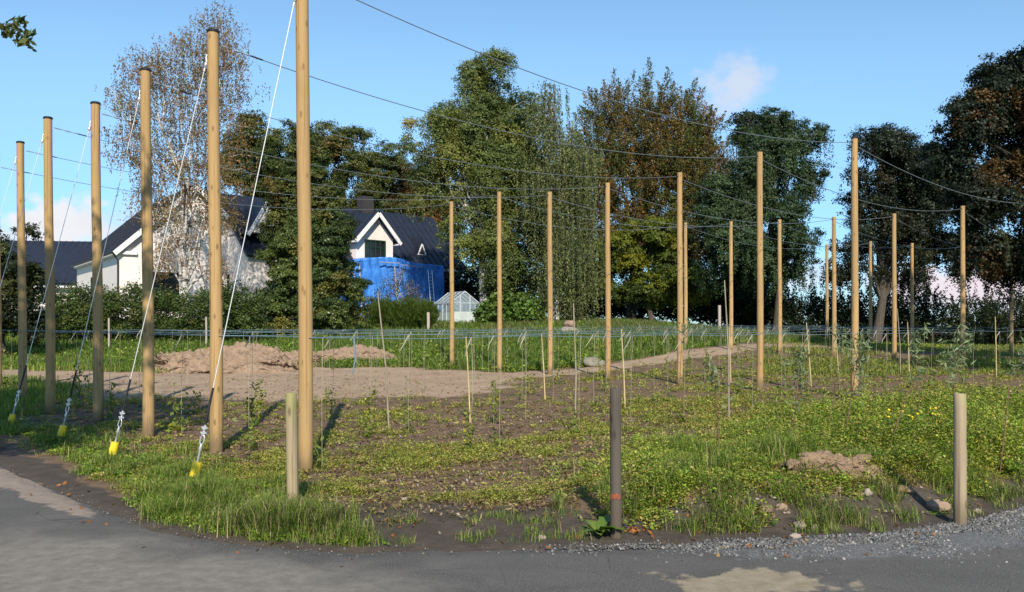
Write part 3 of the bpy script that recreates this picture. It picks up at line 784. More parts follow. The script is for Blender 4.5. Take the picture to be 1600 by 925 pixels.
# the woodland floor: one shrub after another under the trees
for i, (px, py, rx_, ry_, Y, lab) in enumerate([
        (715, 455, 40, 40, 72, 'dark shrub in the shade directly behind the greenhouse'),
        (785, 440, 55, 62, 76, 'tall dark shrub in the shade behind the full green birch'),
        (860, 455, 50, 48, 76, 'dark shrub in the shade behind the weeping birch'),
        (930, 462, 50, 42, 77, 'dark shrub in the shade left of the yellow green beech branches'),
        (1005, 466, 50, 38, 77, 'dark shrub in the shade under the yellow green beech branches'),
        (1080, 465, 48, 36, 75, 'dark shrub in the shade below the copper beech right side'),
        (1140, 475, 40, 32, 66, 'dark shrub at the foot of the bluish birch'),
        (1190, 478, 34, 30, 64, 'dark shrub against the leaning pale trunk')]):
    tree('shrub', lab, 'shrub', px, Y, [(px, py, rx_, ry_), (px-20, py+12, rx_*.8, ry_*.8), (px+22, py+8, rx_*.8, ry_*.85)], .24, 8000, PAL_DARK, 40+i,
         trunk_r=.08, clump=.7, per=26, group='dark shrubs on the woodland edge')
# bushes and hedges nearer the field
tree('bush', 'big glossy dark bush in front of the house, behind the nearest pole', 'bush', 485, 45,
     [(472, 372, 34, 32), (515, 378, 32, 38), (450, 410, 34, 36), (500, 425, 50, 44), (540, 455, 26, 44), (460, 462, 54, 40), (520, 488, 44, 28), (425, 470, 30, 30), (430, 500, 54, 24), (480, 508, 60, 20)],
     .10, 150000, PAL_HOLLY, 50, trunk_r=.12, mat='leaf_gloss', style='bough', bs=.62, kb=3.8, nt=30, flat=.75, droop=.4)
tree('bush', 'dark bush at the left edge of the picture below the barn roof', 'bush', 8, 33,
     [(10, 385, 26, 32), (22, 430, 34, 40), (-10, 460, 50, 50), (30, 490, 40, 40), (60, 505, 30, 32), (-60, 420, 60, 70), (42, 365, 10, 8)],
     .09, 50000, PAL_DARK+P_((.07, .08, .02, 1)), 51, trunk_r=.1, style='bough', bs=.5, kb=3.4, droop=.3, flat=.75)
HB = [(px, 494+random.uniform(-4, 6), 26, 44+random.uniform(-5, 5)) for px in range(70, 420, 22)]
tree('hedge', 'long clipped green hedge along the garden in front of the white house', 'hedge', 245, 41, HB, .11, 60000, PAL_HEDGE, 52, trunk_r=.06, clump=.42, per=60, inner=.5)
tree('bush', 'half bare brownish bush in front of the blue tarpaulin', 'bush', 622, 56,
     [(612, 445, 16, 20), (640, 455, 20, 16), (596, 466, 18, 14), (655, 470, 16, 10), (625, 425, 10, 12)],
     .10, 2600, P_((.07, .055, .02, 3), (.06, .065, .02, 3), (.10, .06, .03, 2)), 53, trunk_r=.09, bark='plank', clump=.4, per=14, twigs=90)
tree('bush', 'bright green large-leaved bush right of the greenhouse', 'bush', 795, 55,
     [(778, 482, 24, 20), (806, 480, 30, 22), (826, 490, 20, 18), (760, 490, 14, 16), (795, 498, 44, 12)], .26, 5200, PAL_FIG, 54, trunk_r=.06, clump=.45, per=20)
for i, (px, rx_, ry_) in enumerate([(598, 30, 24), (640, 34, 26), (668, 18, 20)]):
    Yf = 50-i*.6
    base = ground(px, Yf)
    root = thing('fennel', base, ['feathery green fennel clump at the foot of the big dark bush', 'middle and widest feathery green fennel clump', 'small feathery green fennel clump beside the greenhouse'][i], 'plant', 'feathery fennel plants')
    rng = np.random.default_rng(300+i); s = Yf/F; n = 3800 if i < 2 else 2000
    c = at(px, 490, Yf); d = unit(n, rng)*(rng.random(n)**.45)[:, None]
    Pp = np.array(tuple(c))+d*np.array([rx_*s, rx_*s*.8, ry_*s]); Pp[:, 2] = np.maximum(Pp[:, 2], base.z+.1)
    A = d*.6+np.array([0, 0, .8])+rng.normal(size=(n, 3))*.3; A /= np.linalg.norm(A, axis=1, keepdims=True)
    V, Qd = leaves_geom(Pp, A, rng.uniform(.25, .5, n), np.full(n, .018), rng)
    col = pick(P_((.065, .105, .014, 3), (.09, .125, .018, 2), (.045, .08, .012, 2)), n, rng)
    link_mesh('foliage', np_mesh('foliage', V-np.array(tuple(base)), quads=Qd, col=np.repeat(col, 4, 0)), M['grass'], root)
    mb = MB()
    for k in range(7): mb.tube([base+Vector((rng.normal()*.15, rng.normal()*.15, 0)), c+Vector((rng.normal()*rx_*s*.5, 0, rng.random()*ry_*s*.5))], [.015, .006], 4)
    mb.build('stems', M['green_stem'], root)
HB = [(px, 503+random.uniform(-5, 8)+.04*max(0, px-1300), 26, 36+random.uniform(-8, 8)) for px in range(1235, 1680, 18)]
tree('hedge', 'dark overgrown hedge against the sky behind the right-hand poles', 'hedge', 1450, 60, HB, .15, 80000, PAL_DARK, 55, trunk_r=.06, style='spike', clump=.6, per=50, inner=.15)

# the tree that shades the left end of the row; its trunk stands outside the picture, one branch tip hangs in
wb = []
for (x, y, z, r) in [(-4.6, 3.0, 9.2, 1.1), (-4.9, 3.6, 10.6, 1.0), (-5.8, 2.4, 8.2, 1.5), (-6.2, 3.4, 10.2, 1.7), (-7.6, 3.0, 11.6, 1.8), (-7.4, 2.2, 8.8, 1.9), (-9.0, 3.4, 10.0, 2.1), (-8.6, 3.8, 12.6, 1.7),
                     (-6.8, 4.4, 7.4, 1.0), (-9.2, 4.2, 7.8, 1.5), (-10.6, 3.2, 11.4, 2.0), (-11.2, 4.0, 8.8, 1.8)]:
    wb.append((Vector((x, y, z)), (r, r, r*.72)))
bt = tree('oak_tree', 'green oak leaf spray hanging in at the top left corner', 'tree', 0, 0, None, .20, 24000, PAL_OAK, 60, trunk_r=.3, clump=.6, per=60, wblobs=wb,
     base=Vector((-9.4, 2.2, gz1(-9.4, 2.2))), split=.35)
tip = at(10, 52, 5.0)
rng = np.random.default_rng(61)
mb = MB()
a0 = Vector((-6.2, 3.6, 6.9))
mb.tube(curve_pts(a0, tip, .06, 8, rng, .015), [.035, .032, .028, .022, .017, .013, .010, .007, .005], 6)
mb.tube(curve_pts(tip+Vector((-.02, 0, .03)), at(46, 62, 5.0), .15, 4, rng, .03), [.005, .004, .003, .003, .002], 5)
mb.tube(curve_pts(tip+Vector((-.02, 0, .03)), at(38, 36, 5.0), .1, 4, rng, .03), [.005, .004, .003, .003, .002], 5)
br = mb.build('branch', M['bark'], bt)
cl = np.array([tuple(at(x, y, 5.0+dz)) for x, y, dz in [(8, 40, 0), (20, 36, .05), (30, 34, -.05), (38, 35, 0), (14, 48, .04), (24, 50, -.04), (33, 55, .03), (42, 60, 0), (44, 66, .03), (36, 64, -.03), (4, 48, 0), (28, 42, .02), (18, 56, .03), (46, 52, .02)]])
n = len(cl)*7
Pp = np.repeat(cl, 7, 0)+rng.normal(size=(n, 3))*.018
A = unit(n, rng); A[:, 2] -= .3; A /= np.linalg.norm(A, axis=1, keepdims=True)
V, Qd = leaves_geom(Pp, A, rng.uniform(.04, .065, n), rng.uniform(.011, .016, n), rng)
o = link_mesh('leaf_spray', np_mesh('leaf_spray', V-np.array(tuple(bt.location)), quads=Qd, col=np.repeat(pick(P_((.06, .085, .018, 3), (.09, .10, .02, 2)), n, rng), 4, 0)), M['leaf'], bt)
# a tree outside the picture at the right, whose shade lies over the far right poles
wb = [(Vector(q[:3]), (q[3], q[3], q[3]*.7)) for q in [(19.5, 19.5, 9.2, 2.6), (22.5, 21, 10.5, 3.2), (17.2, 19.5, 8.2, 1.9), (16.6, 21, 8.6, 1.6), (18.4, 21.5, 7.6, 1.9), (26, 20, 10, 3.2), (22, 18, 7.5, 2.6), (29, 24, 11.5, 3.2), (25, 26, 12.5, 3.0)]]
tree('oak_tree', 'oak standing outside the picture to the right of the field', 'tree', 0, 0, None, .26, 20000, PAL_DARK, 62, trunk_r=.35, clump=.8, per=60, wblobs=wb,
     base=Vector((23.5, 20, gz1(23.5, 20))), split=.35)

# ------------------------------------------------------------------ buildings
def roof_slab(mb, e0, e1, r1, r0, t=.18, seam=.6):
    """one roof slope: eave e0-e1, ridge r0-r1, with standing seams"""
    e0, e1, r0, r1 = map(Vector, (e0, e1, r0, r1))
    nrm = (e1-e0).cross(r0-e0).normalized()
    if nrm.z < 0: nrm = -nrm
    mb.prism([e0, e1, r1, r0], -nrm*t)
    L = (e1-e0).length; k = int(L/seam)
    for i in range(1, k):
        t_ = i/k
        mb.bar(e0.lerp(e1, t_)+nrm*.02, r0.lerp(r1, t_)+nrm*.02, .035, .05, nrm)
def window(root, c, u, n, w, h, cols, rows, fm, depth=.12):
    """frame with mullions (part) and its panes (sub-part); c centre, u along the wall, n outward"""
    c = Vector(c); up = Vector((0, 0, 1))
    f = MB(); t = .09
    for s in (-1, 1):
        f.bar(c+u*s*(w/2)-up*h/2, c+u*s*(w/2)+up*h/2, t, depth, n)
        f.bar(c-u*w/2+up*s*h/2, c+u*w/2+up*s*h/2, depth, t)
    for i in range(1, cols): f.bar(c+u*(-w/2+w*i/cols)-up*h/2, c+u*(-w/2+w*i/cols)+up*h/2, .075, depth*.8, n)
    for j in rows: f.bar(c-u*w/2+up*(-h/2+h*j), c+u*w/2+up*(-h/2+h*j), depth*.7, .05)
    fo = f.build('window', fm, root)
    p = MB(); R = Matrix((u, n, up)).transposed()
    p.box(c-n*.03, (w-.02, .02, h-.02), R)
    po = p.build('pane', M['pane'], root); po.parent = fo
    return fo
Z1 = Vector((0, 0, 1))
# --- white house with the gable towards the field
g0 = Vector((-26, 58, 0)); gu = Vector((.82, .57, 0)).normalized(); gd = Vector((-.57, .82, 0)).normalized()
W_, L_ = 9.8, 17.0
zb = 1.2; ze = 6.75; zr = 11.25
root = thing('house', (g0.x, g0.y, zb), 'white rendered house with its gable facing the field, behind the thinning birch', 'house')
def hp(a, b, z): return Vector((g0.x, g0.y, 0))+gu*a+gd*b+Z1*z
mb = MB()
mb.prism([hp(0, 0, zb), hp(W_, 0, zb), hp(W_, 0, ze), hp(W_/2, 0, zr), hp(0, 0, ze)], gd*L_)
mb.build('wall', M['render'], root)
mb = MB(); ov = .35; sl = (zr-ze)/(W_/2)
roof_slab(mb, hp(-ov, -.35, ze-ov*sl+.22), hp(-ov, L_+.3, ze-ov*sl+.22), hp(W_/2, L_+.3, zr+.22), hp(W_/2, -.35, zr+.22))
roof_slab(mb, hp(W_+ov, L_+.3, ze-ov*sl+.22), hp(W_+ov, -.35, ze-ov*sl+.22), hp(W_/2+.002, -.35, zr+.22), hp(W_/2+.002, L_+.3, zr+.22))
mb.build('roof', M['roof'], root)
mb = MB()
for s in (0, 1):
    a = hp(-ov if s == 0 else W_+ov, -.40, ze-ov*sl-.02); b = hp(W_/2, -.40, zr+.0)
    MB().bar(a, b, .06, .32, (0, 0, 1)).build('bargeboard', M['trim'], root)
for s in (0, 1): MB().box(hp(.45 if s == 0 else W_-.45, -.10, ze-.25), (1.3, .2, .22), Matrix((gu, gd, Z1)).transposed()).build('cornice_return', M['trim'], root)
mb.bar(hp(-.12, 0, ze-.28), hp(-.12, L_, ze-.28), .24, .3)
mb.build('eaves_board', M['trim'], root)
mb = MB()
mb.tube([hp(-ov-.05, -.3, ze-ov*sl+.1), hp(-ov-.05, L_+.3, ze-ov*sl+.1)], .075, 8)
mb.build('gutter', M['black'], root)
mb = MB(); mb.tube([hp(-ov-.05, .1, ze-ov*sl+.08), hp(-.08, -.08, ze-.75), hp(-.08, -.08, zb)], .055, 8)
mb.build('downpipe', M['black'], root)
window(root, hp(2.9, -.05, 4.0), gu, -gd, 2.3, 2.5, 2, [.66], M['black'])
window(root, hp(7.9, -.05, 4.0), gu, -gd, 1.5, 2.5, 2, [.66], M['black'])
window(root, hp(-.05, 9.4, 4.3), gd, -gu, 1.0, 1.9, 1, [.6], M['green_paint'])
# small dormer of this house's far wing seen right of the gable
# --- low barn with the dark roof at the left
root = thing('barn', (-48, 80, 2), 'low dark roofed barn behind the left poles', 'barn')
mb = MB(); mb.box((-47, 86, 3.6), (36, 9, 4.2)); mb.build('wall', M['render'], root)
mb = MB()
roof_slab(mb, (-66, 80.6, 5.55), (-28, 80.6, 5.55), (-28, 86, 9.75), (-66, 86, 10.2))
roof_slab(mb, (-28, 91.4, 5.55), (-66, 91.4, 5.55), (-66, 86.003, 10.2), (-28, 86.003, 9.75))
mb.build('roof', M['roof'], root)
mb = MB(); mb.bar((-66, 80.9, 5.3), (-28, 80.9, 5.3), .1, .3); mb.build('fascia', M['trim'], root)
# --- house with the cross gable, tarpaulin at its front
hu = Vector((.70, .714, 0)).normalized(); hn = Vector((.714, -.70, 0)).normalized()
h0 = Vector((-10.5, 67.2, 0))                       # foot of the cross gable's middle
zb = 1.9; ze = 6.75; zr = 11.0
def bp(a, b, z): return Vector((h0.x, h0.y, 0))+hu*a+hn*b+Z1*z      # a along the ridge, b towards the field
root = thing('house', (h0.x, h0.y, zb), 'white house with black roof, cross gable and green window behind the tarpaulin', 'house')
A0, A1, B0, B1 = -10.3, 9.4, -8.8, -.6
mb = MB()
mb.prism([bp(A0, B1, zb), bp(A0, B1, ze), bp(A0, (B0+B1)/2, zr-.1), bp(A0, B0, ze), bp(A0, B0, zb)], hu*(A1-A0))
gw = 1.72
mb.prism([bp(-gw, 0, zb), bp(gw, 0, zb), bp(gw, 0, 8.35), bp(0, 0, 10.15), bp(-gw, 0, 8.35)], -hn*4)
mb.build('wall', M['render'], root)
mb = MB(); sl = (zr-ze)/((B1-B0)/2); o_ = .45
roof_slab(mb, bp(A0-.3, B1+o_, ze-o_*sl+.2), bp(A1+.35, B1+o_, ze-o_*sl+.2), bp(A1+.35, (B0+B1)/2, zr+.2), bp(A0-.3, (B0+B1)/2, zr+.2))
roof_slab(mb, bp(A1+.35, B0-o_, ze-o_*sl+.2), bp(A0-.3, B0-o_, ze-o_*sl+.2), bp(A0-.3, (B0+B1)/2-.003, zr+.2), bp(A1+.35, (B0+B1)/2-.003, zr+.2))
gs = (10.15-8.35)/gw; go = .38
for s in (-1, 1):
    e0 = bp(s*(gw+go), .5, 8.35-go*gs+.2); e1 = bp(s*(gw+go), -4.4, 8.35-go*gs+.2)
    r1 = bp(s*.001, -4.4, 10.37); r0 = bp(s*.001, .5, 10.37)
    roof_slab(mb, e0, e1, r1, r0, .12) if s > 0 else roof_slab(mb, e1, e0, r0, r1, .12)
mb.build('roof', M['roof'], root)
mb = MB()
for s in (-1, 1):
    MB().bar(bp(s*(gw+go+.03), .54, 8.35-go*gs+.02), bp(0, .54, 10.2), .07, .30, (0, 0, 1)).build('bargeboard', M['trim'], root)
    MB().bar(bp(s*(gw+go-.1), .5, 8.35-go*gs+.02), bp(s*(gw+go-.1), -3, 8.35-go*gs+.02), .25, .12).build('soffit', M['trim'], root)
MB().bar(bp(-9, B1+.34, ze-o_*sl-.02), bp(-gw-.2, B1+.34, ze-o_*sl-.02), .22, .22).build('eaves_board', M['trim'], root)
MB().bar(bp(gw+.2, B1+.34, ze-o_*sl-.02), bp(A1+.3, B1+.34, ze-o_*sl-.02), .22, .22).build('eaves_board', M['trim'], root)
mb = MB(); mb.box(bp(2.6, (B0+B1)/2-.1, zr+.55), (1.1, .8, 1.5), Matrix((hu, hn, Z1)).transposed()); mb.build('chimney', M['chimney'], root)
window(root, bp(0, .04, 7.45), hu, hn, 1.85, 1.45, 4, [.62], M['green_paint'])
# triangular dormer in the slope
dc = bp(5.6, B1-.55, ze+.15)
mb = MB()
tri = [dc-hu*.95+Z1*.35, dc+hu*.95+Z1*.35, dc+Z1*2.1]
mb.prism(tri, -hn*2.2); dm = mb.build('dormer', M['roof'], root)
mb = MB(); tw = [dc-hu*.42+Z1*.55+hn*.03, dc+hu*.42+Z1*.55+hn*.03, dc+Z1*1.45+hn*.03]
for i in range(3): mb.bar(tw[i], tw[(i+1) % 3], .09, .06, hn)
o = mb.build('dormer_window', M['trim'], root); o.parent = dm
# white painted dormer gable further left on the same roof
dc = bp(-8.9, B1+.15, ze+1.35)
mb = MB(); mb.prism([dc-hu*1.45-Z1*.1, dc+hu*1.45-Z1*.1, dc+Z1*2.3], -hn*3); d2 = mb.build('dormer', M['roof'], root)
mb = MB(); mb.prism([dc-hu*1.2+hn*.06, dc+hu*1.2+hn*.06, dc+Z1*2.0+hn*.06], -hn*.05); o = mb.build('dormer_wall', M['render'], root); o.parent = d2
mb = MB()
for s in (-1, 1): mb.bar(dc+hu*s*1.55-Z1*.25+hn*.15, dc+Z1*2.35+hn*.15, .08, .2, (0, 0, 1))
o = mb.build('dormer_trim', M['trim'], root); o.parent = d2

# --- blue tarpaulin over a scaffold in front of the house
t0 = at(541, 470, 64.0); t1 = at(692, 468, 70.0)
tu = (t1-t0); tu.z = 0; TL = tu.length; tu.normalize(); tn = Vector((tu.y, -tu.x, 0))
base = Vector(((t0.x+t1.x)/2, (t0.y+t1.y)/2, 2.0))
root = thing('scaffold_shelter', base, 'bright blue tarpaulin draped over a scaffold at the front of the house', 'tarpaulin')
ns, nh, nr = 110, 44, 20
Vs = []
for i in range(ns+1):
    s = i/ns; px_eq = 541+151*s
    topz = float(np.interp(px_eq, [541, 556, 575, 605, 622, 640, 650, 692], [6.3, 6.5, 6.72, 6.88, 6.82, 6.58, 6.5, 6.45]))
    ridge = topz+.08
    for j in range(nh+nr+1):
        if j <= nh:
            v = j/nh; z = 1.6+(topz-1.6)*v; b = 0
            wv = fbm(np.array([s*9+v*1.2]), np.array([v*3.2]), 91)[0]-.5
            fold = .22*abs(math.sin(s*33+2.2*math.sin(v*4+s*6)))*(v**2)*.5
            b = .8*wv*(1-.4*v)+1.3*fold+.12*(1-v)
            z -= .12*(1-v)*abs(math.sin(s*20))
        else:
            v = (j-nh)/nr; b = -v*3.4; z = topz+(max(ridge, topz)-topz)*math.sin(v*1.57)+.14*(vnoise(np.array([s*14.]), np.array([v*5.]), 92)[0]-.5)
        Vs.append(base*0+Vector((t0.x, t0.y, 0))+tu*TL*s+tn*b+Z1*z)
row = nh+nr+1
Q = [(i*row+j, (i+1)*row+j, (i+1)*row+j+1, i*row+j+1) for i in range(ns) for j in range(row-1)]
off = len(Vs)
for e in (0, ns):                                   # end walls
    for j in range(nh+1):
        Vs.append(Vs[e*row+j]); Vs.append(Vs[e*row+j]-tn*3.2)
    b0 = off if e == 0 else off+2*(nh+1)
    Q += [(b0+2*j, b0+2*j+2, b0+2*j+3, b0+2*j+1) for j in range(nh)]
me = np_mesh('tarpaulin', np.array([tuple(v-base) for v in Vs]), quads=np.array(Q), smooth_shade=True)
link_mesh('tarpaulin', me, M['tarp'], root)
def tp(s, b, z): return Vector((t0.x, t0.y, 0))+tu*TL*s+tn*b+Z1*z
mb = MB()
for a, b in [((.10, .35, 6.3), (.12, .5, 2)), ((.45, .38, 6.1), (.46, .5, 3.8))]:
    MB().bar(tp(*a), tp(*b), .09, .05).build('batten', M['plank'], root)
for a, b in [((.52, .36, 6.3), (.74, .36, 6.2)), ((.30, .36, 6.42), (.50, .34, 6.42))]: MB().bar(tp(*a), tp(*b), .1, .05).build('batten', M['plank'], root)
lb = tp(.86, .75, 1.9)
root = thing('ladder', lb, 'aluminium ladder leaning against the blue tarpaulin', 'ladder')
mb = MB(); la = tp(.82, .42, 6.0); lo = tp(.82, .95, 1.9)
for s in (-.19, .19): mb.bar(lo+tu*s, la+tu*s, .05, .07)
for k in range(1, 15): mb.bar(lo.lerp(la, k/15)-tu*.19, lo.lerp(la, k/15)+tu*.19, .03, .03)
mb.build('frame', M['alu'], root)
pl = tp(.06, 1.3, 2.2)
root = tag(MB().bar(tp(.02, .5, 5.7), tp(.14, 1.5, 2.0), .16, .06).tube([tp(.02, .5, 5.72), tp(.016, .48, 5.9)], [.03, .02], 5).build('plank', M['plank']), 'bleached plank leaning against the left end of the blue tarpaulin', 'plank')

# --- greenhouse
ga = Vector((-3.92, 56.0, 0)); gu2 = Vector((.90, .44, 0)).normalized(); gd2 = Vector((-.44, .90, 0)).normalized()
gzb = min(gz1(-3.92, 56), gz1(-2.2, 57))-.02
def gp(a, b, z): return Vector((ga.x, ga.y, gzb))+gu2*a+gd2*b+Z1*z
root = thing('greenhouse', gp(1, 1.3, 0), 'small glass greenhouse with aluminium bars in the garden', 'greenhouse')
GW, GLn, GE, GR = 2.0, 2.9, 1.35, 2.1
bars = MB(); ridge_seg = [0, .725, 1.45, 2.175, 2.9]
for b in (0, GLn):
    for a, z in ((0, GE), (GW, GE), (.66, GE+.5), (1.34, GE+.5)): bars.bar(gp(a, b, 0), gp(a, b, z), .05, .05, gu2)
    bars.bar(gp(0, b, GE), gp(GW/2, b, GR), .05, .05); bars.bar(gp(GW, b, GE), gp(GW/2, b, GR), .05, .05)
    bars.bar(gp(0, b, GE), gp(GW, b, GE), .035, .035); bars.bar(gp(0, b, .03), gp(GW, b, .03), .06, .06)
bars.bar(gp(1.36, -.02, .1), gp(1.98, -.02, 1.1), .035, .035)
for a, z in ((0, GE), (GW, GE), (GW/2, GR), (0, .03), (GW, .03)): bars.bar(gp(a, 0, z), gp(a, GLn, z), .05, .05)
for b in ridge_seg[1:-1]:
    for a in (0, GW): bars.bar(gp(a, b, 0), gp(a, b, GE), .035, .035, gu2); bars.bar(gp(a, b, GE), gp(GW/2, b, GR), .035, .035)
bars.build('frame', M['alu'], root)
g = MB(); e = .012
for b in (0, GLn): g.prism([gp(.02, b+e, GE*.62), gp(GW-.02, b+e, GE*.62), gp(GW-.02, b+e, GE), gp(GW/2, b+e, GR-.02), gp(.02, b+e, GE)], gd2*.006)
for a in (e, GW-e): g.prism([gp(a, .03, GE*.62), gp(a, GLn-.03, GE*.62), gp(a, GLn-.03, GE-.02), gp(a, .03, GE-.02)], gu2*.006)
for a in (0, GW): g.prism([gp(a, .03, GE+.02), gp(a, GLn-.03, GE+.02), gp(GW/2, GLn-.03, GR+.0), gp(GW/2, .03, GR+.0)], Z1*.006)
g.build('glass', M['gpane'], root)
g = MB()
for b in (.05, GLn-.05): g.prism([gp(.03, b, .12), gp(GW-.03, b, .12), gp(GW-.03, b, GE*.60), gp(.03, b, GE*.60)], gd2*.01)
for a in (.05, GW-.06): g.prism([gp(a, .07, .12), gp(a, GLn-.07, .12), gp(a, GLn-.07, GE*.60), gp(a, .07, GE*.60)], gu2*.01)
g.build('plastic_sheet', M['sheet'], root)

# ------------------------------------------------------------------ tall hop poles
def make_pole(label, base, height, dia, group, cap=True, hook=True, lean=(0, 0), rust=0):
    root = thing('hop_pole', base, label, 'pole', group)
    rng = np.random.default_rng(int(abs(base.x*1000+base.y*77)) % 99991)
    mb = MB(); pts = []; rr = []
    for k in range(23):
        t = k/22
        pts.append(Vector((lean[0]*t+.012*math.sin(t*5+rng.random()*.3), lean[1]*t+.01*math.sin(t*4+1), -.25+t*(height+.25))))
        rr.append(dia/2*(1.07-.17*t)*(1+.018*(rng.random()-.5)))
    mb.tube(pts, rr, 18)
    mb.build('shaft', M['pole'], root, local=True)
    if cap:
        t = pts[-1]; c = MB(); r = dia/2*.90*1.14
        c.tube([t+Vector((0, 0, -.012)), t+Vector((0, 0, .012)), t+Vector((0, 0, .026))], [r, r*1.01, r*.8], 18, sm=False)
        c.build('cap', M['black'], root, local=True)
    return root
Lpx = [(476.5, -58, 10.08), (337, 50, 11.42), (231, 110, 13.1), (152.5, 162, 14.78), (78, 185, 16.14), (34.5, 223, 18.38), (-4, 250, 20.1)]
Rpx = [(1335, 216, 19.07), (1187, 238, 20.76), (1062, 270, 22.97), (949.5, 286, 24.79), (859, 300, 26.44), (780, 300, 27.7), (705.5, 315, 29.9)]
Tpx = [(1650, 310, 28.6), (1504, 322, 30.3), (1397, 334, 32.9), (1303, 339, 33.8), (1218, 343, 35.4), (1142, 346, 37.3), (1071, 348, 38.8)]
Fpx = [None, (1690, 395, 40), (1580, 384, 41.9), (1504, 382, 43.5), (1425, 380, 45), (1360, 377, 46.5), (1292, 382, 50)]
def base_top(t):
    b = ground(t[0], t[2]); return b, at(t[0], t[1], t[2]).z-b.z
LLAB = ['nearest tall pole, so close that its top leaves the picture', 'tall capped pole second in the near left line, wholly sunlit in front of the birch',
        'tall capped pole third in the near left line, lower half in shade', 'tall capped pole standing in front of the white house corner and downpipe',
        'tall capped pole standing in front of the barn roof, fifth in the left line', 'tall capped pole farthest left of those in full view', 'tall pole cut by the left edge of the picture']
RLAB = ['tallest sunlit pole of the middle line, with a black cap, at its near right end', 'middle line pole in front of the bluish birch', 'middle line pole before the copper beech, close beside a thinner far pole',
        'middle line pole right behind the dark stained post', 'middle line pole in front of the weeping birch', 'middle line pole just right of the greenhouse', 'middle line pole in front of the greenhouse, last of its line']
TLAB = ['far line pole beyond the right edge of the picture', 'far line pole at the right with a shaded grey lower half', 'far line pole in front of the dark beech, right of the tallest middle pole', 'far line pole just left of the tallest middle pole',
        'far line pole in front of the leaning pale birch trunk', 'far line pole between the copper beech and the bluish birch', 'thin far line pole half hidden behind a middle line pole']
FLAB = [None, 'last line pole beyond the right edge of the picture', 'shaded last line pole near the right edge of the picture', 'shaded last line pole hidden behind the grey footed pole', 'shaded last line pole in front of the hedge, right of the dark beech trunk',
        'shaded last line pole beside the dark beech trunk', 'slim last line pole against the sky left of the dark beech']
Ls, Rs, Ts, Fs = [], [], [], []
for lst, spec, labs, grp, dia in ((Ls, Lpx, LLAB, 'near left line of hop poles', .160), (Rs, Rpx, RLAB, 'middle line of hop poles', .150), (Ts, Tpx, TLAB, 'far line of hop poles', .165), (Fs, Fpx, FLAB, 'last line of hop poles', .17)):
    for i, t in enumerate(spec):
        if t is None: lst.append(None); continue
        b, h = base_top(t)
        make_pole(labs[i], b, h, dia, grp, cap=(lst is Ls or (lst is Rs and i == 0)), lean=(-.02 if lst is Ls else .01, 0))
        lst.append((b, b+Vector((0, 0, h))))

# ------------------------------------------------------------------ overhead wires, one per row, with a black sleeve at each pole
WNAME = ['nearest', 'second', 'third', 'fourth', 'fifth', 'sixth', 'farthest']
for k in range(7):
    root = thing('overhead_wire', Ls[k][0], f'{WNAME[k]} overhead wire, slung from the left line pole tops across the field', 'wire', 'overhead wires of the hop rows')
    chain = [p for p in (Ls[k], Rs[k], Ts[k], Fs[k]) if p]
    w = MB()
    for j in range(len(chain)-1):
        a = chain[j][1]-Vector((0, 0, .16)); b = chain[j+1][1]-Vector((0, 0, .10))
        dirv = (b-a).normalized(); a = a+dirv*.07; b = b-dirv*.06
        sag = .50 if j == 0 else .48
        pts = []
        for i in range(29):
            t = i/28; p = a.lerp(b, t); p.z -= 4*sag*t*(1-t); pts.append(p)
        w.tube(pts, .0068 if j == 0 else .0088, 5)
        if j == 0:
            d = (pts[2]-pts[0]).normalized()
            MB().tube([a+d*.42, a+d*.60], .011, 8).build('sleeve', M['black'], root)
            MB().tube([a+d*.02, a+d*.10, a+d*.11, a+d*.18, a+d*.24, a+d*.30, a+d*.33, a+d*.34, a+d*.39], [.011, .011, .005, .007, .017, .007, .005, .011, .011], 6).build('clamp', M['steel'], root)
        MB().tube([chain[j+1][1]-Vector((0, 0, .10))-dirv*.18, chain[j+1][1]-Vector((0, 0, .10))-dirv*.085], .015, 6).build('end_sleeve', M['black'], root)
    w.build('strand', M['wire'], root)

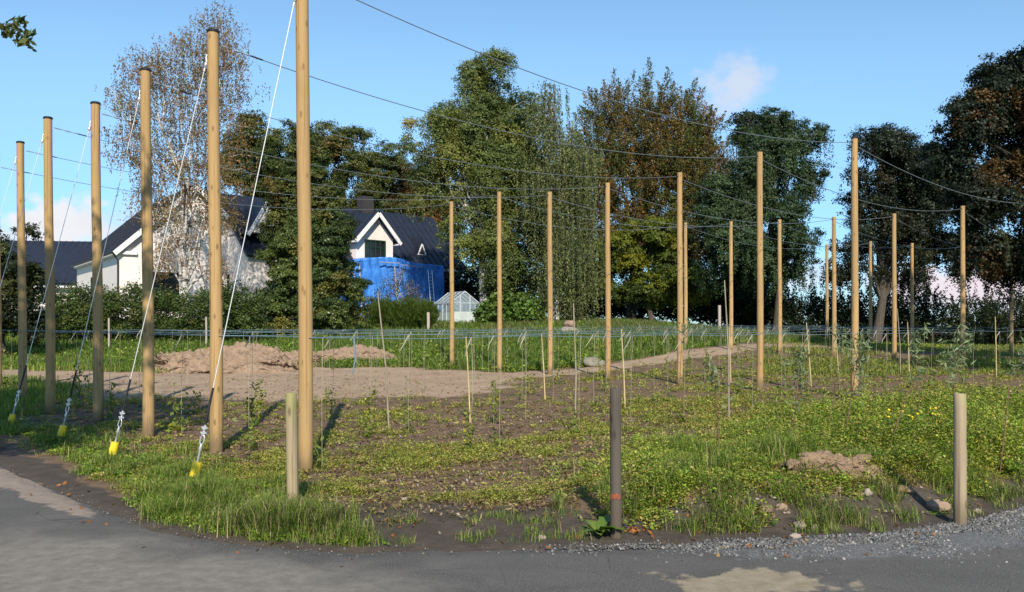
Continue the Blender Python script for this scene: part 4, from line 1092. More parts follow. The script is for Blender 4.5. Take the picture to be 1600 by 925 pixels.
# ------------------------------------------------------------------ guy cables at the left line
anchor_px = [(302, 9.35), (174, 10.95), (94, 12.6), (15, 14.1)]
GLAB = ['nearest guy cable with a sunlit yellow sleeve, holding the pole that leaves the picture', 'second guy cable with a sunlit yellow sleeve in the grass', 'third guy cable, its yellow sleeve in the shade',
        'guy cable anchored in deep shade at the left edge', 'thin guy cable running down out of the left edge from the fifth pole', 'thin guy cable running down out of the left edge from the sixth pole', 'guy cable of the pole cut by the left edge']
for k in range(7):
    if k < 4: g = ground(*anchor_px[k])
    else:
        x, y = Ls[k][0].x-1.15, Ls[k][0].y-.75; g = Vector((x, y, gz1(x, y)))
    top = Ls[k][1]-Vector((0, 0, .22)); d = (top-g).normalized(); top = top-Vector((d.x, d.y, 0)).normalized()*.075
    d = (top-g).normalized(); Lg = (top-g).length
    root = thing('guy_cable', g, GLAB[k], 'guy cable', 'guy cables of the left line')
    MB().tube([g+d*.80, top-d*.32], .0056, 6).build('cable', M['cable'], root)
    MB().tube([g+d*.62, g+d*.80, g+d*1.02], .013, 8).build('black_sleeve', M['black'], root)
    side = d.cross(Vector((0, 1, 0))).normalized()
    f = MB()
    q = g+d*.40
    f.tube([q+d*.0, q+d*.03+side*.022, q+d*.08+side*.018, q+d*.13, q+d*.08-side*.018, q+d*.03-side*.022, q], .0065, 6)
    f.build('thimble', M['steel'], root)
    for t in (.53, .585): MB().box(g+d*t, (.045, .04, .03)).tube([g+d*t-side*.035, g+d*t+side*.035], .008, 6).tube([g+d*(t-.03), g+d*(t+.03)], .012, 6).build('cable_clamp', M['steel'], root)
    MB().tube([g-d*.12, g+d*.34, g+d*.36, g+d*.40], [.013, .013, .02, .012], 8).build('anchor_rod', M['steel'], root)
    MB().tube([g+d*.06+side*.006, g+d*.215], [.052, .047], 14, sm=False).build('yellow_sleeve', M['yellow'], root)
    f = MB(); q = top-d*.32
    f.tube([q, q+d*.05], .014, 6); f.tube([q+d*.06, q+d*.10, q+d*.13], [.012, .028, .012], 6); f.tube([q+d*.13, q+d*.2+side*.02, q+d*.28, q+d*.2-side*.02, q+d*.13], .006, 5); f.tube([q+d*.28, top+d*.03], .010, 6)
    f.build('turnbuckle', M['steel'], root)

# ------------------------------------------------------------------ low blue lines, twine and canes
def line_pt(k, seg, t):
    a, b = [(Ls, Rs), (Rs, Ts), (Ts, Fs)][seg]
    p = a[k][0].lerp(b[k][0], t)
    g = gz1(p.x, p.y)
    lv = lambda q, L: q.z*.25+(1.55 if L else 1.50)
    z = lv(a[k][0], seg == 0)*(1-t)+lv(b[k][0], False)*t-.025*math.sin(t*math.pi*4)**2
    return Vector((p.x, p.y, z)), g
for k in range(7):
    pts = []
    for seg in range(3):
        if seg == 2 and (Fs[k] is None): continue
        for i in range(37 if seg < 2 else 25):
            p, g = line_pt(k, seg, i/(36 if seg < 2 else 24)); pts.append(p+Vector((0, -.085 if False else 0, 0)))
    off = Vector((.67, -.74, 0))*.088
    mb = MB().tube([p+off for p in pts], .0042, 5)
    o = mb.build('blue_line', M['blue_line'])
    tag(o, f'{WNAME[k]} low blue line tied from pole to pole at chest height', 'line', 'low blue lines of the hop rows')
protos = []
for v in range(3):
    root = thing('training_twine', (0, 0, 0), 'thin pale twine hanging from a blue line down to a hop plant', 'twine', 'twines hanging from the blue lines')
    rng = np.random.default_rng(500+v)
    pts = [Vector((.02*math.sin(t*3+v)*(1-t), .015*math.sin(t*4+v*2)*(1-t), 1.0-t)) for t in np.linspace(0, 1, 8)]
    MB().tube(pts, [.0034]*8, 4).build('strand', M['twine'], root, local=True)
    if v < 2:
        tl = [(.0, 0, .0), (-.03, .01, -.07), (-.075, .02, -.15), (-.10-.05*v, .02, -.27)]
        MB().tube([Vector((a, b, 1.0+c*.62)) for a, b, c in tl], [.008, .010, .009, .003], 5).build('loose_end', M['twine_end'], root, local=True)
    protos.append(root)
first = [True]*3; hop_spots = []
for k in range(7):
    for seg in range(3):
        if seg == 2 and Fs[k] is None: continue
        nT = [10, 9, 5][seg]
        for i in range(nT):
            t = (i+.5+random.uniform(-.42, .42))/nT
            p, g = line_pt(k, seg, t); p = p+off
            v = random.choice((0, 1, 2, 2)); 
            sc = (1, 1, max(.4, p.z-g))
            rz = random.uniform(-.6, .6)
            if first[v]:
                protos[v].location = (p.x, p.y, g); protos[v].rotation_euler = (0, 0, rz); protos[v].scale = sc; first[v] = False
            else: copy_thing(protos[v], (p.x, p.y, g), None, None, rz, sc)
            if seg < 2: hop_spots.append((p.x+random.uniform(-.1, .1), p.y+random.uniform(-.1, .1), k))
# the few strands one can tell apart
p, g = line_pt(0, 0, .045)
mb = MB().tube([p+off+Vector((0, 0, 0)), p+off+Vector((.02, 0, -.25)), p+off+Vector((-.02, 0, -.42))], [.012, .010, .006], 5)
tag(mb.build('cord', M['blue_line']), 'short pale blue cord end hanging beside the nearest pole', 'cord')
canes = [((590, 456), (608, 655), 14.2, 'cane_grey', 'tall bent grey cane left of the greenhouse, in two leaning lengths'), ((728, 526), (735, 657), 15.0, 'cane', 'pale bamboo cane in the weeds just right of the greenhouse pole'),
         ((846, 521), (852, 625), 19.0, 'cane', 'pale bamboo cane just left of the weeping birch pole'), ((896, 474), (898, 676), 13.6, 'cane_grey', 'tall thin grey cane upright before the weeping birch trunk'),
         ((971, 514), (977, 632), 17.2, 'cane', 'pale bamboo cane leaning just right of the dark stained post'), ((1132, 438), (1139, 645), 15.2, 'cane_grey', 'tall thin grey cane in front of the copper beech right edge'),
         ((1139, 510), (1142, 583), 23.5, 'cane', 'short pale cane touching a thin far line pole'), ((1260, 504), (1268, 592), 22.0, 'cane', 'pale bamboo cane leaning between the bluish birch pole and the tallest middle pole'),
         ((1304, 508), (1311, 570), 26.0, 'cane', 'short pale cane leaning on the far pole left of the tallest middle pole'), ((1418, 503), (1421, 580), 25.5, 'cane', 'pale cane right of the far pole before the dark beech'),
         ((1402, 482), (1407, 575), 26.5, 'cane_grey', 'thin grey cane close to the far pole before the dark beech'), ((1555, 495), (1557, 580), 24.8, 'cane', 'thin cane at the far right beyond the grey footed pole')]
for (x0, y0), (x1, y1), Y, mk, lab in canes:
    b = ground(x1, Y); t = at(x0, y0, Y)
    m_ = b.lerp(t, .45)+Vector((.03 if mk == 'cane_grey' else .005, 0, 0))
    tag(MB().tube([b-Z1*.1, m_, t], [.016, .014, .010], 7).build('cane', M[mk]), lab, 'cane', 'canes propping the blue lines')

# ------------------------------------------------------------------ short posts by the road
def short_post(px, ytop, ybase, width, Y, label, mk, lean=0.0, marks=()):
    b = ground(px, Y); h = at(px, ytop, Y).z-b.z; r = width/F*Y/2
    root = thing('roadside_post', b, label, 'post', 'short posts along the road edge')
    mb = MB(); pts = [Vector((lean*t, .004*math.sin(t*5), -.3+t*(h+.3))) for t in np.linspace(0, 1, 15)]
    rr = [r*(1.06-.08*t+.015*math.sin(t*23)) for t in np.linspace(0, 1, 15)]
    pts.append(pts[-1]+Vector((0, 0, .012))); rr.append(rr[-1]*.86)
    mb.tube(pts, rr, 20); mb.build('shaft', M[mk], root, local=True)
    for (z, hh, a0, a1) in marks:                    # sprayed patches, a hair proud of the wood
        vs = []; fs = []; n = 10
        for j in range(4):
            for i in range(n+1):
                a = a0+(a1-a0)*i/n; zz = z+hh*(j/3-.5)+hh*.22*math.sin(i*2.3+j*4)*(1 if j in (0, 3) else 0)
                t = (zz+.3)/(h+.3); q = r*(1.06-.08*t)*1.03+.0015
                vs.append((lean*t+q*math.cos(a), q*math.sin(a), zz))
        for j in range(3):
            for i in range(n): fs.append((j*(n+1)+i, j*(n+1)+i+1, (j+1)*(n+1)+i+1, (j+1)*(n+1)+i))
        MB().add(vs, fs, True).build('paint_mark', M['orange'], root, local=True)
    return b
short_post(458.5, 616, 808, 18, 7.75, 'greenish weathered round post standing in long grass at the road bend', 'post_grey', -.02)
short_post(963, 608, 842, 17.5, 7.02, 'dark stained post with two orange paint marks in the mud by the road', 'post_dark', -.008,
           [(1.055, .022, -3.0, -.15), (.335, .045, -2.9, -.8)])
short_post(1501, 617, 822, 19, 7.50, 'pale tan round post standing in the gravel at the right', 'post_tan', -.01)
for px, y0, Y, w, lab in ((170, 497, 37.5, 3, 'thin white post in front of the clipped hedge, left one'), (322, 495, 38, 3, 'thin white post at the hedge just left of the second capped pole'),
                       (669, 488, 48, 5, 'short wooden stake between the fennel and the greenhouse'), (1124, 477, 56, 5, 'short dark fence stake by the shrubs under the bluish birch')):
    b = ground(px, Y); t = at(px, y0, Y)
    tag(MB().tube([b-Z1*.2, b.lerp(t, .5)+Vector((.01, 0, 0)), t], w/F*Y/2, 8).build('stake', M['trim' if w == 4 else 'plank']), lab, 'stake')

# ------------------------------------------------------------------ heaps and stones
def lump_mesh(rx_, ry_, rz_, seed, n=20, rough=.3, freq=2.0, dome=False):
    rng = np.random.default_rng(seed)
    th = np.linspace(0, 2*math.pi, n*2, endpoint=False); ph = np.linspace(0, math.pi/2 if dome else math.pi, n)
    P, T = np.meshgrid(ph, th, indexing='ij')
    x = np.sin(P)*np.cos(T); y = np.sin(P)*np.sin(T); z = np.cos(P)
    k = 1+rough*((fbm(x*freq+seed, y*freq+z*freq*1.3, seed, 5)-.5)*2)
    if dome: z = z**1.3
    V = np.stack([x*k*rx_, y*k*ry_, z*k*rz_], -1).reshape(-1, 3)
    idx = np.arange(n*2*n).reshape(n, 2*n)
    nxt = np.roll(idx, -1, 1)
    Qd = np.stack([idx[:-1], idx[1:], nxt[1:], nxt[:-1]], -1).reshape(-1, 4)
    return V, Qd
def heap(name, label, cat, px, Y, rx_, ry_, rz_, mk, seed, n=110, rough=.35, freq=2.6):
    b = ground(px, Y); V, Qd = lump_mesh(rx_, ry_, rz_, seed, n, rough, freq, True)
    r = np.sqrt((V[:, 0]/rx_)**2+(V[:, 1]/ry_)**2)
    V[:, 2] += (.13*rz_*(fbm(V[:, 0]*5+seed, V[:, 1]*5, seed+3)-.5)+.10*rz_*(vnoise(V[:, 0]*14+seed, V[:, 1]*14, seed+4)-.5))*2-.12*smooth(.8, 1.1, r)
    V[:, 2] += gz(V[:, 0]+b.x, V[:, 1]+b.y)-b.z
    o = link_mesh(name, np_mesh(name, V, quads=Qd, smooth_shade=True), M[mk]); o.location = b
    return tag(o, label, cat)
M['earth2'] = simple('sandy earth', (.30, .20, .125), (.17, .115, .075), 14, .95, .9, .04)
M['earth'] = simple('brown earth', (.31, .215, .145), (.20, .138, .092), 7, .95, .8, .06)
heap('soil_mound', 'long mound of bare brown earth beyond the track, behind the second capped pole', 'earth mound', 352, 28.3, 2.5, 1.3, .74, 'earth', 21)
heap('soil_mound', 'low flat earth heap right of the nearest pole, half grown over', 'earth mound', 545, 32.0, 1.9, 1.0, .50, 'earth', 22)
heap('soil_mound', 'small earth heap between the long mound and the flat heap', 'earth mound', 455, 30.5, 1.2, .8, .5, 'earth', 25)
heap('soil_mound', 'small sandy earth heap in the weeds left of the pale tan post', 'earth mound', 1296, 8.6, .55, .34, .17, 'earth2', 23, 80, .6, 3.2)
def rock(label, px, Y, r, mk, seed, flat=.7, group=None, sink=.25):
    b = ground(px, Y); V, Qd = lump_mesh(r, r*.8, r*flat, seed, 12, .35, 1.6)
    o = link_mesh('stone', np_mesh('stone', V, quads=Qd, smooth_shade=True), M[mk])
    o.location = (b.x, b.y, b.z+r*flat*(.9-2*sink)); o.rotation_euler = (0, 0, seed*1.3)
    return tag(o, label, 'stone', group)
rock('large pale stone half buried left of the pale tan post', 1464, 7.95, .105, 'clod', 31, .5)
rock('pale rounded stone at the right edge of the picture in the weeds', 1592, 9.6, .11, 'rock', 32, .6)
rock('grey white stone at the foot of the sandy heap', 1249, 7.30, .055, 'rock', 33, .7)
rock('sandy clod below the sandy heap on its right', 1310, 7.95, .05, 'earth2', 47, .7)
rock('sandy clod low on the eroded bank left of the heap', 1196, 7.55, .07, 'earth2', 49, .5)
rock('low sandy clod on the bank towards the tan post', 1415, 8.2, .08, 'earth2', 50, .45)
rock('larger sandy clod right of the sandy heap', 1332, 8.3, .075, 'earth2', 48, .7)
rock('smaller flat stone in the mud right of the dark post', 1243, 7.02, .05, 'rock', 34, .5)
rock('round stone beside the sandy heap', 1272, 7.30, .035, 'rock', 35, .7)
rock('sandy clod on the left side of the sandy heap', 1222, 7.6, .05, 'clod', 36, .7)
rock('grey stone in the weeds between the sandy heap and the pale tan post', 1356, 8.0, .05, 'rock', 37, .8)
rock('small stone among the leaves in front of the tan post', 1528, 7.95, .035, 'rock', 38, .7)
rock('white pebble in the weeds behind the road mud', 632, 8.35, .035, 'rock', 39, .5)
rock('long pale stone lying by the dark mud', 660, 8.5, .05, 'rock', 40, .3)
rock('small pale stone left of the dock plant', 846, 6.98, .035, 'rock', 46, .6)
rock('wide pale stone block lying in the meadow grass behind the middle line', 928, 30.0, .40, 'rock2', 41, .6, sink=.24)
rock('flat grey stone slab on the far grass before the weeping birch', 888, 47, .62, 'rock', 42, .35)
rock('pinkish stones lying on the grey slab', 890, 47.0, .34, 'clod', 43, .6, sink=-.7)

# ------------------------------------------------------------------ saplings, docks, hop plants, flowers
def leaf_bunch(cent, n, spread, L, W, pal, rng, up=.3, name='foliage', origin=(0, 0, 0)):
    ci = rng.integers(0, len(cent), n); Pp = np.array([tuple(c) for c in cent])[ci]+rng.normal(size=(n, 3))*spread
    A = unit(n, rng)+np.array([0, 0, up]); A /= np.linalg.norm(A, axis=1, keepdims=True)
    V, Qd = leaves_geom(Pp, A, rng.uniform(.7, 1.25, n)*L, rng.uniform(.8, 1.2, n)*W, rng)
    return np_mesh(name, V-np.array(tuple(origin)), quads=Qd, col=np.repeat(pick(pal, n, rng)*rng.uniform(.8, 1.2, (n, 1)), 4, 0))
PAL_WILLOW = P_((.16, .20, .10, 3), (.21, .25, .13, 2), (.12, .16, .07, 2))
PAL_HOP = P_((.16, .20, .022, 3), (.11, .15, .022, 3), (.26, .24, .02, 1))
wil = [([(1236, 692), (1243, 640), (1247, 590), (1249, 548)], 9.6, 50, 'reddish willow shoot with a leafy top left of the tallest middle pole'),
       ([(1318, 668), (1330, 620), (1338, 575), (1345, 535)], 10.2, 75, 'willow shoot leafing out in front of the foot of the tallest middle pole'),
       ([(1290, 640), (1310, 590), (1318, 545), (1310, 520)], 11.5, 35, 'thin willow shoot just left of the tallest middle pole'),
       ([(1385, 665), (1420, 610), (1455, 585), (1500, 556)], 9.5, 30, 'long willow whip leaning far to the right'),
       ([(1489, 640), (1490, 600), (1500, 560), (1512, 528)], 10.0, 75, 'leafy willow shoot rising behind the pale tan post'),
       ([(1562, 640), (1578, 600), (1592, 575), (1612, 545)], 9.2, 40, 'willow whip leaning out at the right edge'),
       ([(1434, 640), (1438, 595), (1430, 560), (1436, 522)], 12.0, 55, 'willow shoot midway between the tallest middle pole and the pale tan post'),
       ([(1125, 690), (1121, 640), (1118, 600), (1112, 575)], 9.0, 24, 'thin olive leafed shoot in the weeds behind and right of the dark stained post'),
       ([(1075, 660), (1062, 600), (1066, 520), (1064, 512)], 13.5, 16, 'pale leafed shoot in front of the middle line pole by the copper beech')]
for i, (pp, Y, n, lab) in enumerate(wil):
    rng = np.random.default_rng(700+i)
    b = ground(pp[0][0], Y)
    pts = [b]+[at(x, y, Y+.03*j) for j, (x, y) in enumerate(pp[1:])]
    root = thing('willow_shoot', b, lab, 'sapling', 'young willow shoots in the weeds')
    mb = MB(); fine_ = []
    for j in range(len(pts)-1):
        for t in np.linspace(0, 1, 5, endpoint=False): fine_.append(pts[j].lerp(pts[j+1], t))
    fine_.append(pts[-1]); nf = len(fine_)
    mb.tube(fine_, [.0075*(1-.8*q/nf) for q in range(nf)], 5)
    cent = []
    for q in range(nf//3, nf, 2):
        e = fine_[q]+Vector((rng.normal()*.10, rng.normal()*.10, .10)); mb.tube([fine_[q], fine_[q].lerp(e, .5)+Z1*.01, e], [.003, .0025, .0015], 4)
        cent += [e, fine_[q].lerp(e, .6)]
    cent += fine_[nf*2//3:]*2
    mb.build('stem', M['stem'], root)
    link_mesh('foliage', leaf_bunch(cent, int(n*2.6), .05, .10, .0105, PAL_WILLOW, rng, .5, origin=b), M['leaf'], root)
def dock(px, Y, label, n, L, seed, dx=0):
    rng = np.random.default_rng(seed); b = ground(px, Y); vs = []; qs = []; cols = []
    for i in range(n):
        a = rng.random()*6.283; el = rng.uniform(.25, 1.0); l = L*rng.uniform(.6, 1.15); w = l*.2
        d = Vector((math.cos(a), math.sin(a), 0)); s_ = Vector((-d.y, d.x, 0)); k0 = len(vs); m = 7
        c = pick(P_((.09, .15, .022, 3), (.13, .18, .03, 2), (.17, .17, .04, 1)), 1, rng)[0]
        for j in range(m+1):
            t = j/m; p = d*(l*t*math.cos(el*(1-.5*t)))+Z1*(l*(t*math.sin(el)-.55*t*t*math.sin(el)))+Z1*.02
            ww = w*math.sin(math.pi*min(1, t*.92+.06))**.8*(1+.18*math.sin(j*2.9+i)); wav = .12*w*math.sin(j*2.4+i)
            vs += [p-s_*ww+Z1*(ww*.35+wav), p, p+s_*ww+Z1*(ww*.35-wav)]; cols += [c, c*1.2, c]
        for j in range(m):
            for q in (0, 1): qs.append((k0+3*j+q, k0+3*j+q+1, k0+3*j+q+4, k0+3*j+q+3))
    o = link_mesh('dock_plant', np_mesh('dock_plant', np.array([tuple(v) for v in vs]), quads=np.array(qs), col=np.array(cols), smooth_shade=True), M['leaf'])
    o.location = b; return tag(o, label, 'plant')
dock(935, 7.08, 'broad-leaved dock plant at the foot of the dark stained post', 18, .24, 801)
dock(1345, 9.0, 'large-leaved dock plant in the weeds behind the sandy heap', 20, .26, 802)
dock(1392, 9.3, 'dock plant with big leaves left of the pale tan post', 14, .24, 803)
dock(1300, 9.6, 'tall dock plant behind the sandy heap at its left', 12, .24, 804)
dock(1590, 9.3, 'dock plant in the thick weeds at the right edge', 12, .24, 805)
dock(190, 9.7, 'broad weed in the verge grass below the second yellow sleeve', 10, .16, 806)
protos = []
for v in range(4):
    rng = np.random.default_rng(820+v); h = [.35, .55, .8, .22][v]; n = [46, 70, 90, 34][v]
    cent = [Vector((.03*math.sin(t*9+v), .03*math.cos(t*8), t*h+.04)) for t in np.linspace(0, 1, 9)**1.3]
    root = thing('hop_plant', (0, 0, 0), 'young yellow green hop plant at the foot of a hanging twine', 'plant', 'young hop plants under the twines')
    MB().tube([Vector((0, 0, -.03))]+cent, [.006]*(len(cent)+1), 4).build('stem', M['green_stem'], root, local=True)
    link_mesh('foliage', leaf_bunch(cent, n, .045, .065, .021, PAL_HOP, rng, .1), M['leaf'], root)
    protos.append(root)
first = [True]*4
for (x, y, k) in hop_spots:
    if float(track(np.array([x]), np.array([y]))[0]) > .4: continue
    if random.random() < .12: continue
    v = random.choices((0, 1, 2, 3), (4, 3, 1, 3))[0]
    s_ = random.uniform(.8, 1.25); lo_ = (x, y, gz1(x, y)); sc = (s_*1.15, s_*1.15, s_); rz = random.random()*6.28
    if first[v]:
        o = protos[v]; first[v] = False; o.location = lo_; o.rotation_euler = (0, 0, rz); o.scale = sc
    else: copy_thing(protos[v], lo_, None, None, rz, sc)
for (px, Y, lab) in ((1416, 10.6, 'yellow flowering weed in the green left of the tan post'), (1470, 10.4, 'yellow flowering weed just behind the tan post')):
    rng = np.random.default_rng(int(px)); b = ground(px, Y); root = thing('flowering_weed', b, lab, 'plant', 'yellow flowering weeds')
    heads = [Vector((rng.normal()*.13, rng.normal()*.12, rng.uniform(.26, .42))) for _ in range(11)]
    mb = MB()
    for h in heads: mb.tube([Vector((h.x*.3, h.y*.3, 0)), h], [.004, .002], 4)
    mb.build('stems', M['green_stem'], root, local=True)
    link_mesh('foliage', leaf_bunch([Vector((rng.normal()*.1, rng.normal()*.1, rng.uniform(.05, .3))) for _ in range(14)], 90, .04, .07, .018, PAL_FIG, rng), M['leaf'], root)
    for h in heads: MB().tube([h, h+Vector((0, -.004, .006)), h+Vector((0, -.01, .016))], [.006, .019, .015], 8).build('flower_head', M['yellow'], root, local=True)

# ------------------------------------------------------------------ ground cover nobody could count
def blades(P, h, w, rng, col, lean=.45):
    n = len(P); a = rng.random(n)*2*math.pi
    d = np.stack([np.cos(a), np.sin(a), np.zeros(n)], 1); s = np.stack([-np.sin(a), np.cos(a), np.zeros(n)], 1)
    k = lean*rng.uniform(.3, 1.5, n)[:, None]*h[:, None]
    V = np.empty((n, 5, 3)); up = np.array([0, 0, 1.])
    V[:, 0] = P-s*w[:, None]; V[:, 1] = P+s*w[:, None]
    m = P+up*h[:, None]*.58+d*k*.35
    V[:, 2] = m+s*w[:, None]*.75; V[:, 3] = m-s*w[:, None]*.75
    V[:, 4] = P+up*(h[:, None]*.96-.34*k)+d*k
    i = np.arange(n)[:, None]*5
    q = i+np.array([[0, 1, 2, 3]]); t = i+np.array([[3, 2, 4]])
    cc = np.repeat(col, 5, 0).reshape(n, 5, 3).copy(); cc[:, 4] *= 1.15
    return V.reshape(-1, 3), q, t, cc.reshape(-1, 3)
def scatter(n, x0, x1, y0, y1, dens, rng, view=True):
    y = (rng.random(n)*(1/y0-1/y1)+1/y1)**-1 if True else None      # denser near the road, where plants are seen large
    x = rng.uniform(x0, x1, n)*y
    w = dens(x, y)
    k = rng.random(n) < w
    x, y = x[k], y[k]
    return np.stack([x, y, gz(x, y)], 1)
def grass_obj(name, label, P, hfun, wfun, pal, seed, lean=.45):
    rng = np.random.default_rng(seed); n = len(P)
    h = hfun(P)*rng.uniform(.55, 1.35, n); w = wfun(P)*rng.uniform(.7, 1.3, n)
    cn = (.60+.45*fbm(P[:, 0]*1.5, P[:, 1]*1.5, seed)+.35*vnoise(P[:, 0]*6, P[:, 1]*6, seed+1))[:, None]
    V, q, t, c = blades(P, h, w, rng, pick(pal, n, rng)*rng.uniform(.8, 1.2, (n, 1))*cn, lean)
    return tag(link_mesh(name, np_mesh(name, V, quads=q, tris=t, col=c), M['grass']), label, 'grass', kind='stuff')
def weeds_obj(name, label, P, per, rfun, lfun, hfun, pal, seed):
    rng = np.random.default_rng(seed); n0 = len(P); k = rng.poisson(per, n0).clip(3); ci = np.repeat(np.arange(n0), k); n = len(ci)
    r = rfun(P)[ci]; a = rng.random(n)*6.283; q = np.sqrt(rng.random(n))
    hh = hfun(P)*rng.uniform(.4, 1.4, n0)
    off = np.stack([np.cos(a)*q*r, np.sin(a)*q*r, hh[ci]*(rng.random(n)*(1-.5*q*q))+.012], 1)
    A = np.stack([np.cos(a), np.sin(a), rng.uniform(-.1, .9, n)], 1)+rng.normal(size=(n, 3))*.35; A /= np.linalg.norm(A, axis=1, keepdims=True)
    B = np.stack([-np.sin(a), np.cos(a), np.zeros(n)], 1)+rng.normal(size=(n, 3))*.3
    L = lfun(P)[ci]*rng.uniform(.6, 1.4, n)
    V, Qd = leaves_geom(P[ci]+off, A, L, L*rng.uniform(.22, .40, n), rng, B)
    cn = (.75+.5*fbm(P[:, 0]*1.2, P[:, 1]*1.2, seed))[:, None]
    col = (pick(pal, n0, rng)*cn*rng.uniform(.75, 1.25, (n0, 1)))[ci]*rng.uniform(.8, 1.2, (n, 1))
    return tag(link_mesh(name, np_mesh(name, V, quads=Qd, col=np.repeat(np.clip(col, .003, .6), 4, 0)), M['leaf']), label, 'weeds', kind='stuff')
PAL_VERGE = P_((0.149, 0.235, 0.028, 4), (0.207, 0.280, 0.039, 3), (0.265, 0.269, 0.066, 2), (0.092, 0.157, 0.020, 3), (0.391, 0.314, 0.154, 1.5))
PAL_FIELD = P_((0.245, 0.265, 0.040, 4), (0.322, 0.315, 0.052, 3), (0.168, 0.202, 0.033, 3), (0.387, 0.302, 0.104, 1.2), (0.348, 0.202, 0.063, 0.5))
PAL_LUSH = P_((0.186, 0.281, 0.028, 4), (0.248, 0.328, 0.038, 3), (0.123, 0.207, 0.022, 3), (0.321, 0.328, 0.050, 1.2))
PAL_MEAD = P_((.095, .155, .022, 4), (.13, .19, .028, 3), (.07, .115, .018, 3), (.22, .20, .08, 1))
PAL_DRY = P_((.23, .19, .10, 3), (.17, .14, .07, 2), (.12, .13, .04, 2))
bare = lambda x, y: np.clip(1-1.1*track(x, y), 0, 1)
dist = lambda P: np.clip(P[:, 1]/10, .7, 6)
rg = np.random.default_rng(900)
# verge at the left
P = scatter(240000, -.95, -.05, 6.3, 14, lambda x, y: verge(x, y)*bare(x, y)*(y < 14), rg)
grass_obj('grass', 'lush green verge grass along the left road edge', P, lambda P: .03+.20*vnoise(P[:, 0]*4.5, P[:, 1]*4.5, 5)**2+.06*fbm(P[:, 0], P[:, 1], 6)*smooth(-4.5, -2.5, P[:, 0]), lambda P: .0036*dist(P), PAL_VERGE, 901, .8)
P = scatter(20000, -.95, -.05, 6.3, 14, lambda x, y: verge(x, y)*bare(x, y), rg)
weeds_obj('weeds', 'broadleaf weeds mixed into the verge grass at the left', P, 7, lambda P: .05*dist(P)**.5, lambda P: .035*dist(P)**.5, lambda P: .05+0*P[:, 0], PAL_LUSH, 902)
P = scatter(4200, .12, .60, 6.9, 9.4, lambda x, y: smooth(.25, .5, edge_d(x, y))*(1-smooth(1.4, 1.9, edge_d(x, y)))*smooth(.48, .62, fbm(x*2.6, y*2.6, 36)), rg)
weeds_obj('weeds', 'scattered small weeds on the eroded bank by the sandy heap', P, 9, lambda P: .06+0*P[:, 0], lambda P: .032+0*P[:, 0], lambda P: .03+.06*vnoise(P[:, 0]*4, P[:, 1]*4, 37), PAL_LUSH+PAL_FIELD, 917)
P = scatter(30000, .05, .60, 6.9, 9.4, lambda x, y: smooth(.2, .4, edge_d(x, y))*(1-smooth(1.5, 2.0, edge_d(x, y)))*smooth(.56, .66, vnoise(x*3.2, y*3.2, 38)), rg)
grass_obj('grass', 'arching grass tufts along the foot of the bank', P, lambda P: .10+.12*vnoise(P[:, 0]*5, P[:, 1]*5, 39), lambda P: .0028+0*P[:, 0], PAL_VERGE+PAL_DRY, 918, .9)
# long tufts round the greenish post
bpost = ground(458, 7.6)
P = np.stack([bpost.x+rg.normal(size=2600)*.26+.02, bpost.y-.28+rg.normal(size=2600)*.17, np.zeros(2600)], 1); P = P[edge_d(P[:, 0], P[:, 1]) > .03]; P[:, 2] = gz(P[:, 0], P[:, 1])
grass_obj('grass', 'long grass tuft at the foot of the greenish post', P, lambda P: .26+0*P[:, 0], lambda P: .0034+0*P[:, 0], PAL_VERGE+PAL_DRY, 903, .75)
# left field in the shade
P = scatter(150000, -.70, -.28, 11, 36, lambda x, y: (1-smooth(-9.2, -7.4, x+.20*(y-11)+2.4*fbm(x*.6, y*.6, 3)-1.2))*bare(x, y), rg)
grass_obj('grass', 'grass below the left poles up to the clipped hedge', P, lambda P: .16+.10*fbm(P[:, 0], P[:, 1], 6), lambda P: .0040*dist(P), PAL_VERGE, 904)
# weeds of the hop field
def d_field(x, y):
    d = edge_d(x, y)
    mw = np.interp(x, [-2.2, -1.5, .2, .8, 1.4, 2.0, 3.6, 4.4, 5], [.5, 1.7, 1.45, .75, .7, .95, .95, .75, .7])
    return patch(x, y)*smooth(mw*.85, mw*1.2, d+.5*(fbm(x*2, y*2, 3)-.5))*bare(x, y)*(1-.85*verge(x, y))*(1-.8*meadow_mask(x, y)*(x < 9))*(1-.75*smooth(17, 20, y+x*.55)*(x < 2))
P = scatter(100000, -.62, .64, 7, 34, d_field, rg)
weeds_obj('weeds', 'patchy low weeds growing over the bare soil of the hop field', P, 10, lambda P: .065*dist(P)**.7, lambda P: .024*dist(P)**.8, lambda P: .03+.07*vnoise(P[:, 0]*5, P[:, 1]*5, 21)**2+.04*fbm(P[:, 0]*1.3, P[:, 1]*1.3, 8), PAL_FIELD, 905)
P = scatter(120000, -.62, .64, 7, 34, lambda x, y: d_field(x, y)*smooth(.4, .6, fbm(x*1.7, y*1.7, 57)), rg)
grass_obj('grass', 'thin yellow green grass among the field weeds', P, lambda P: .075+.03*dist(P), lambda P: .0028*dist(P), PAL_FIELD+P_((.09, .14, .02, 4)), 906, .6)
# sparse plants everywhere on the soil
P = scatter(14000, -.62, .64, 7, 34, lambda x, y: smooth(.9, 1.6, edge_d(x, y))*(1-.75*track(x, y))*(1-patch(x, y))*.5, rg)
weeds_obj('weeds', 'single small weeds on the bare soil between the patches', P, 7, lambda P: .05*dist(P)**.5, lambda P: .03*dist(P)**.7, lambda P: .03+0*P[:, 0], PAL_FIELD, 907)
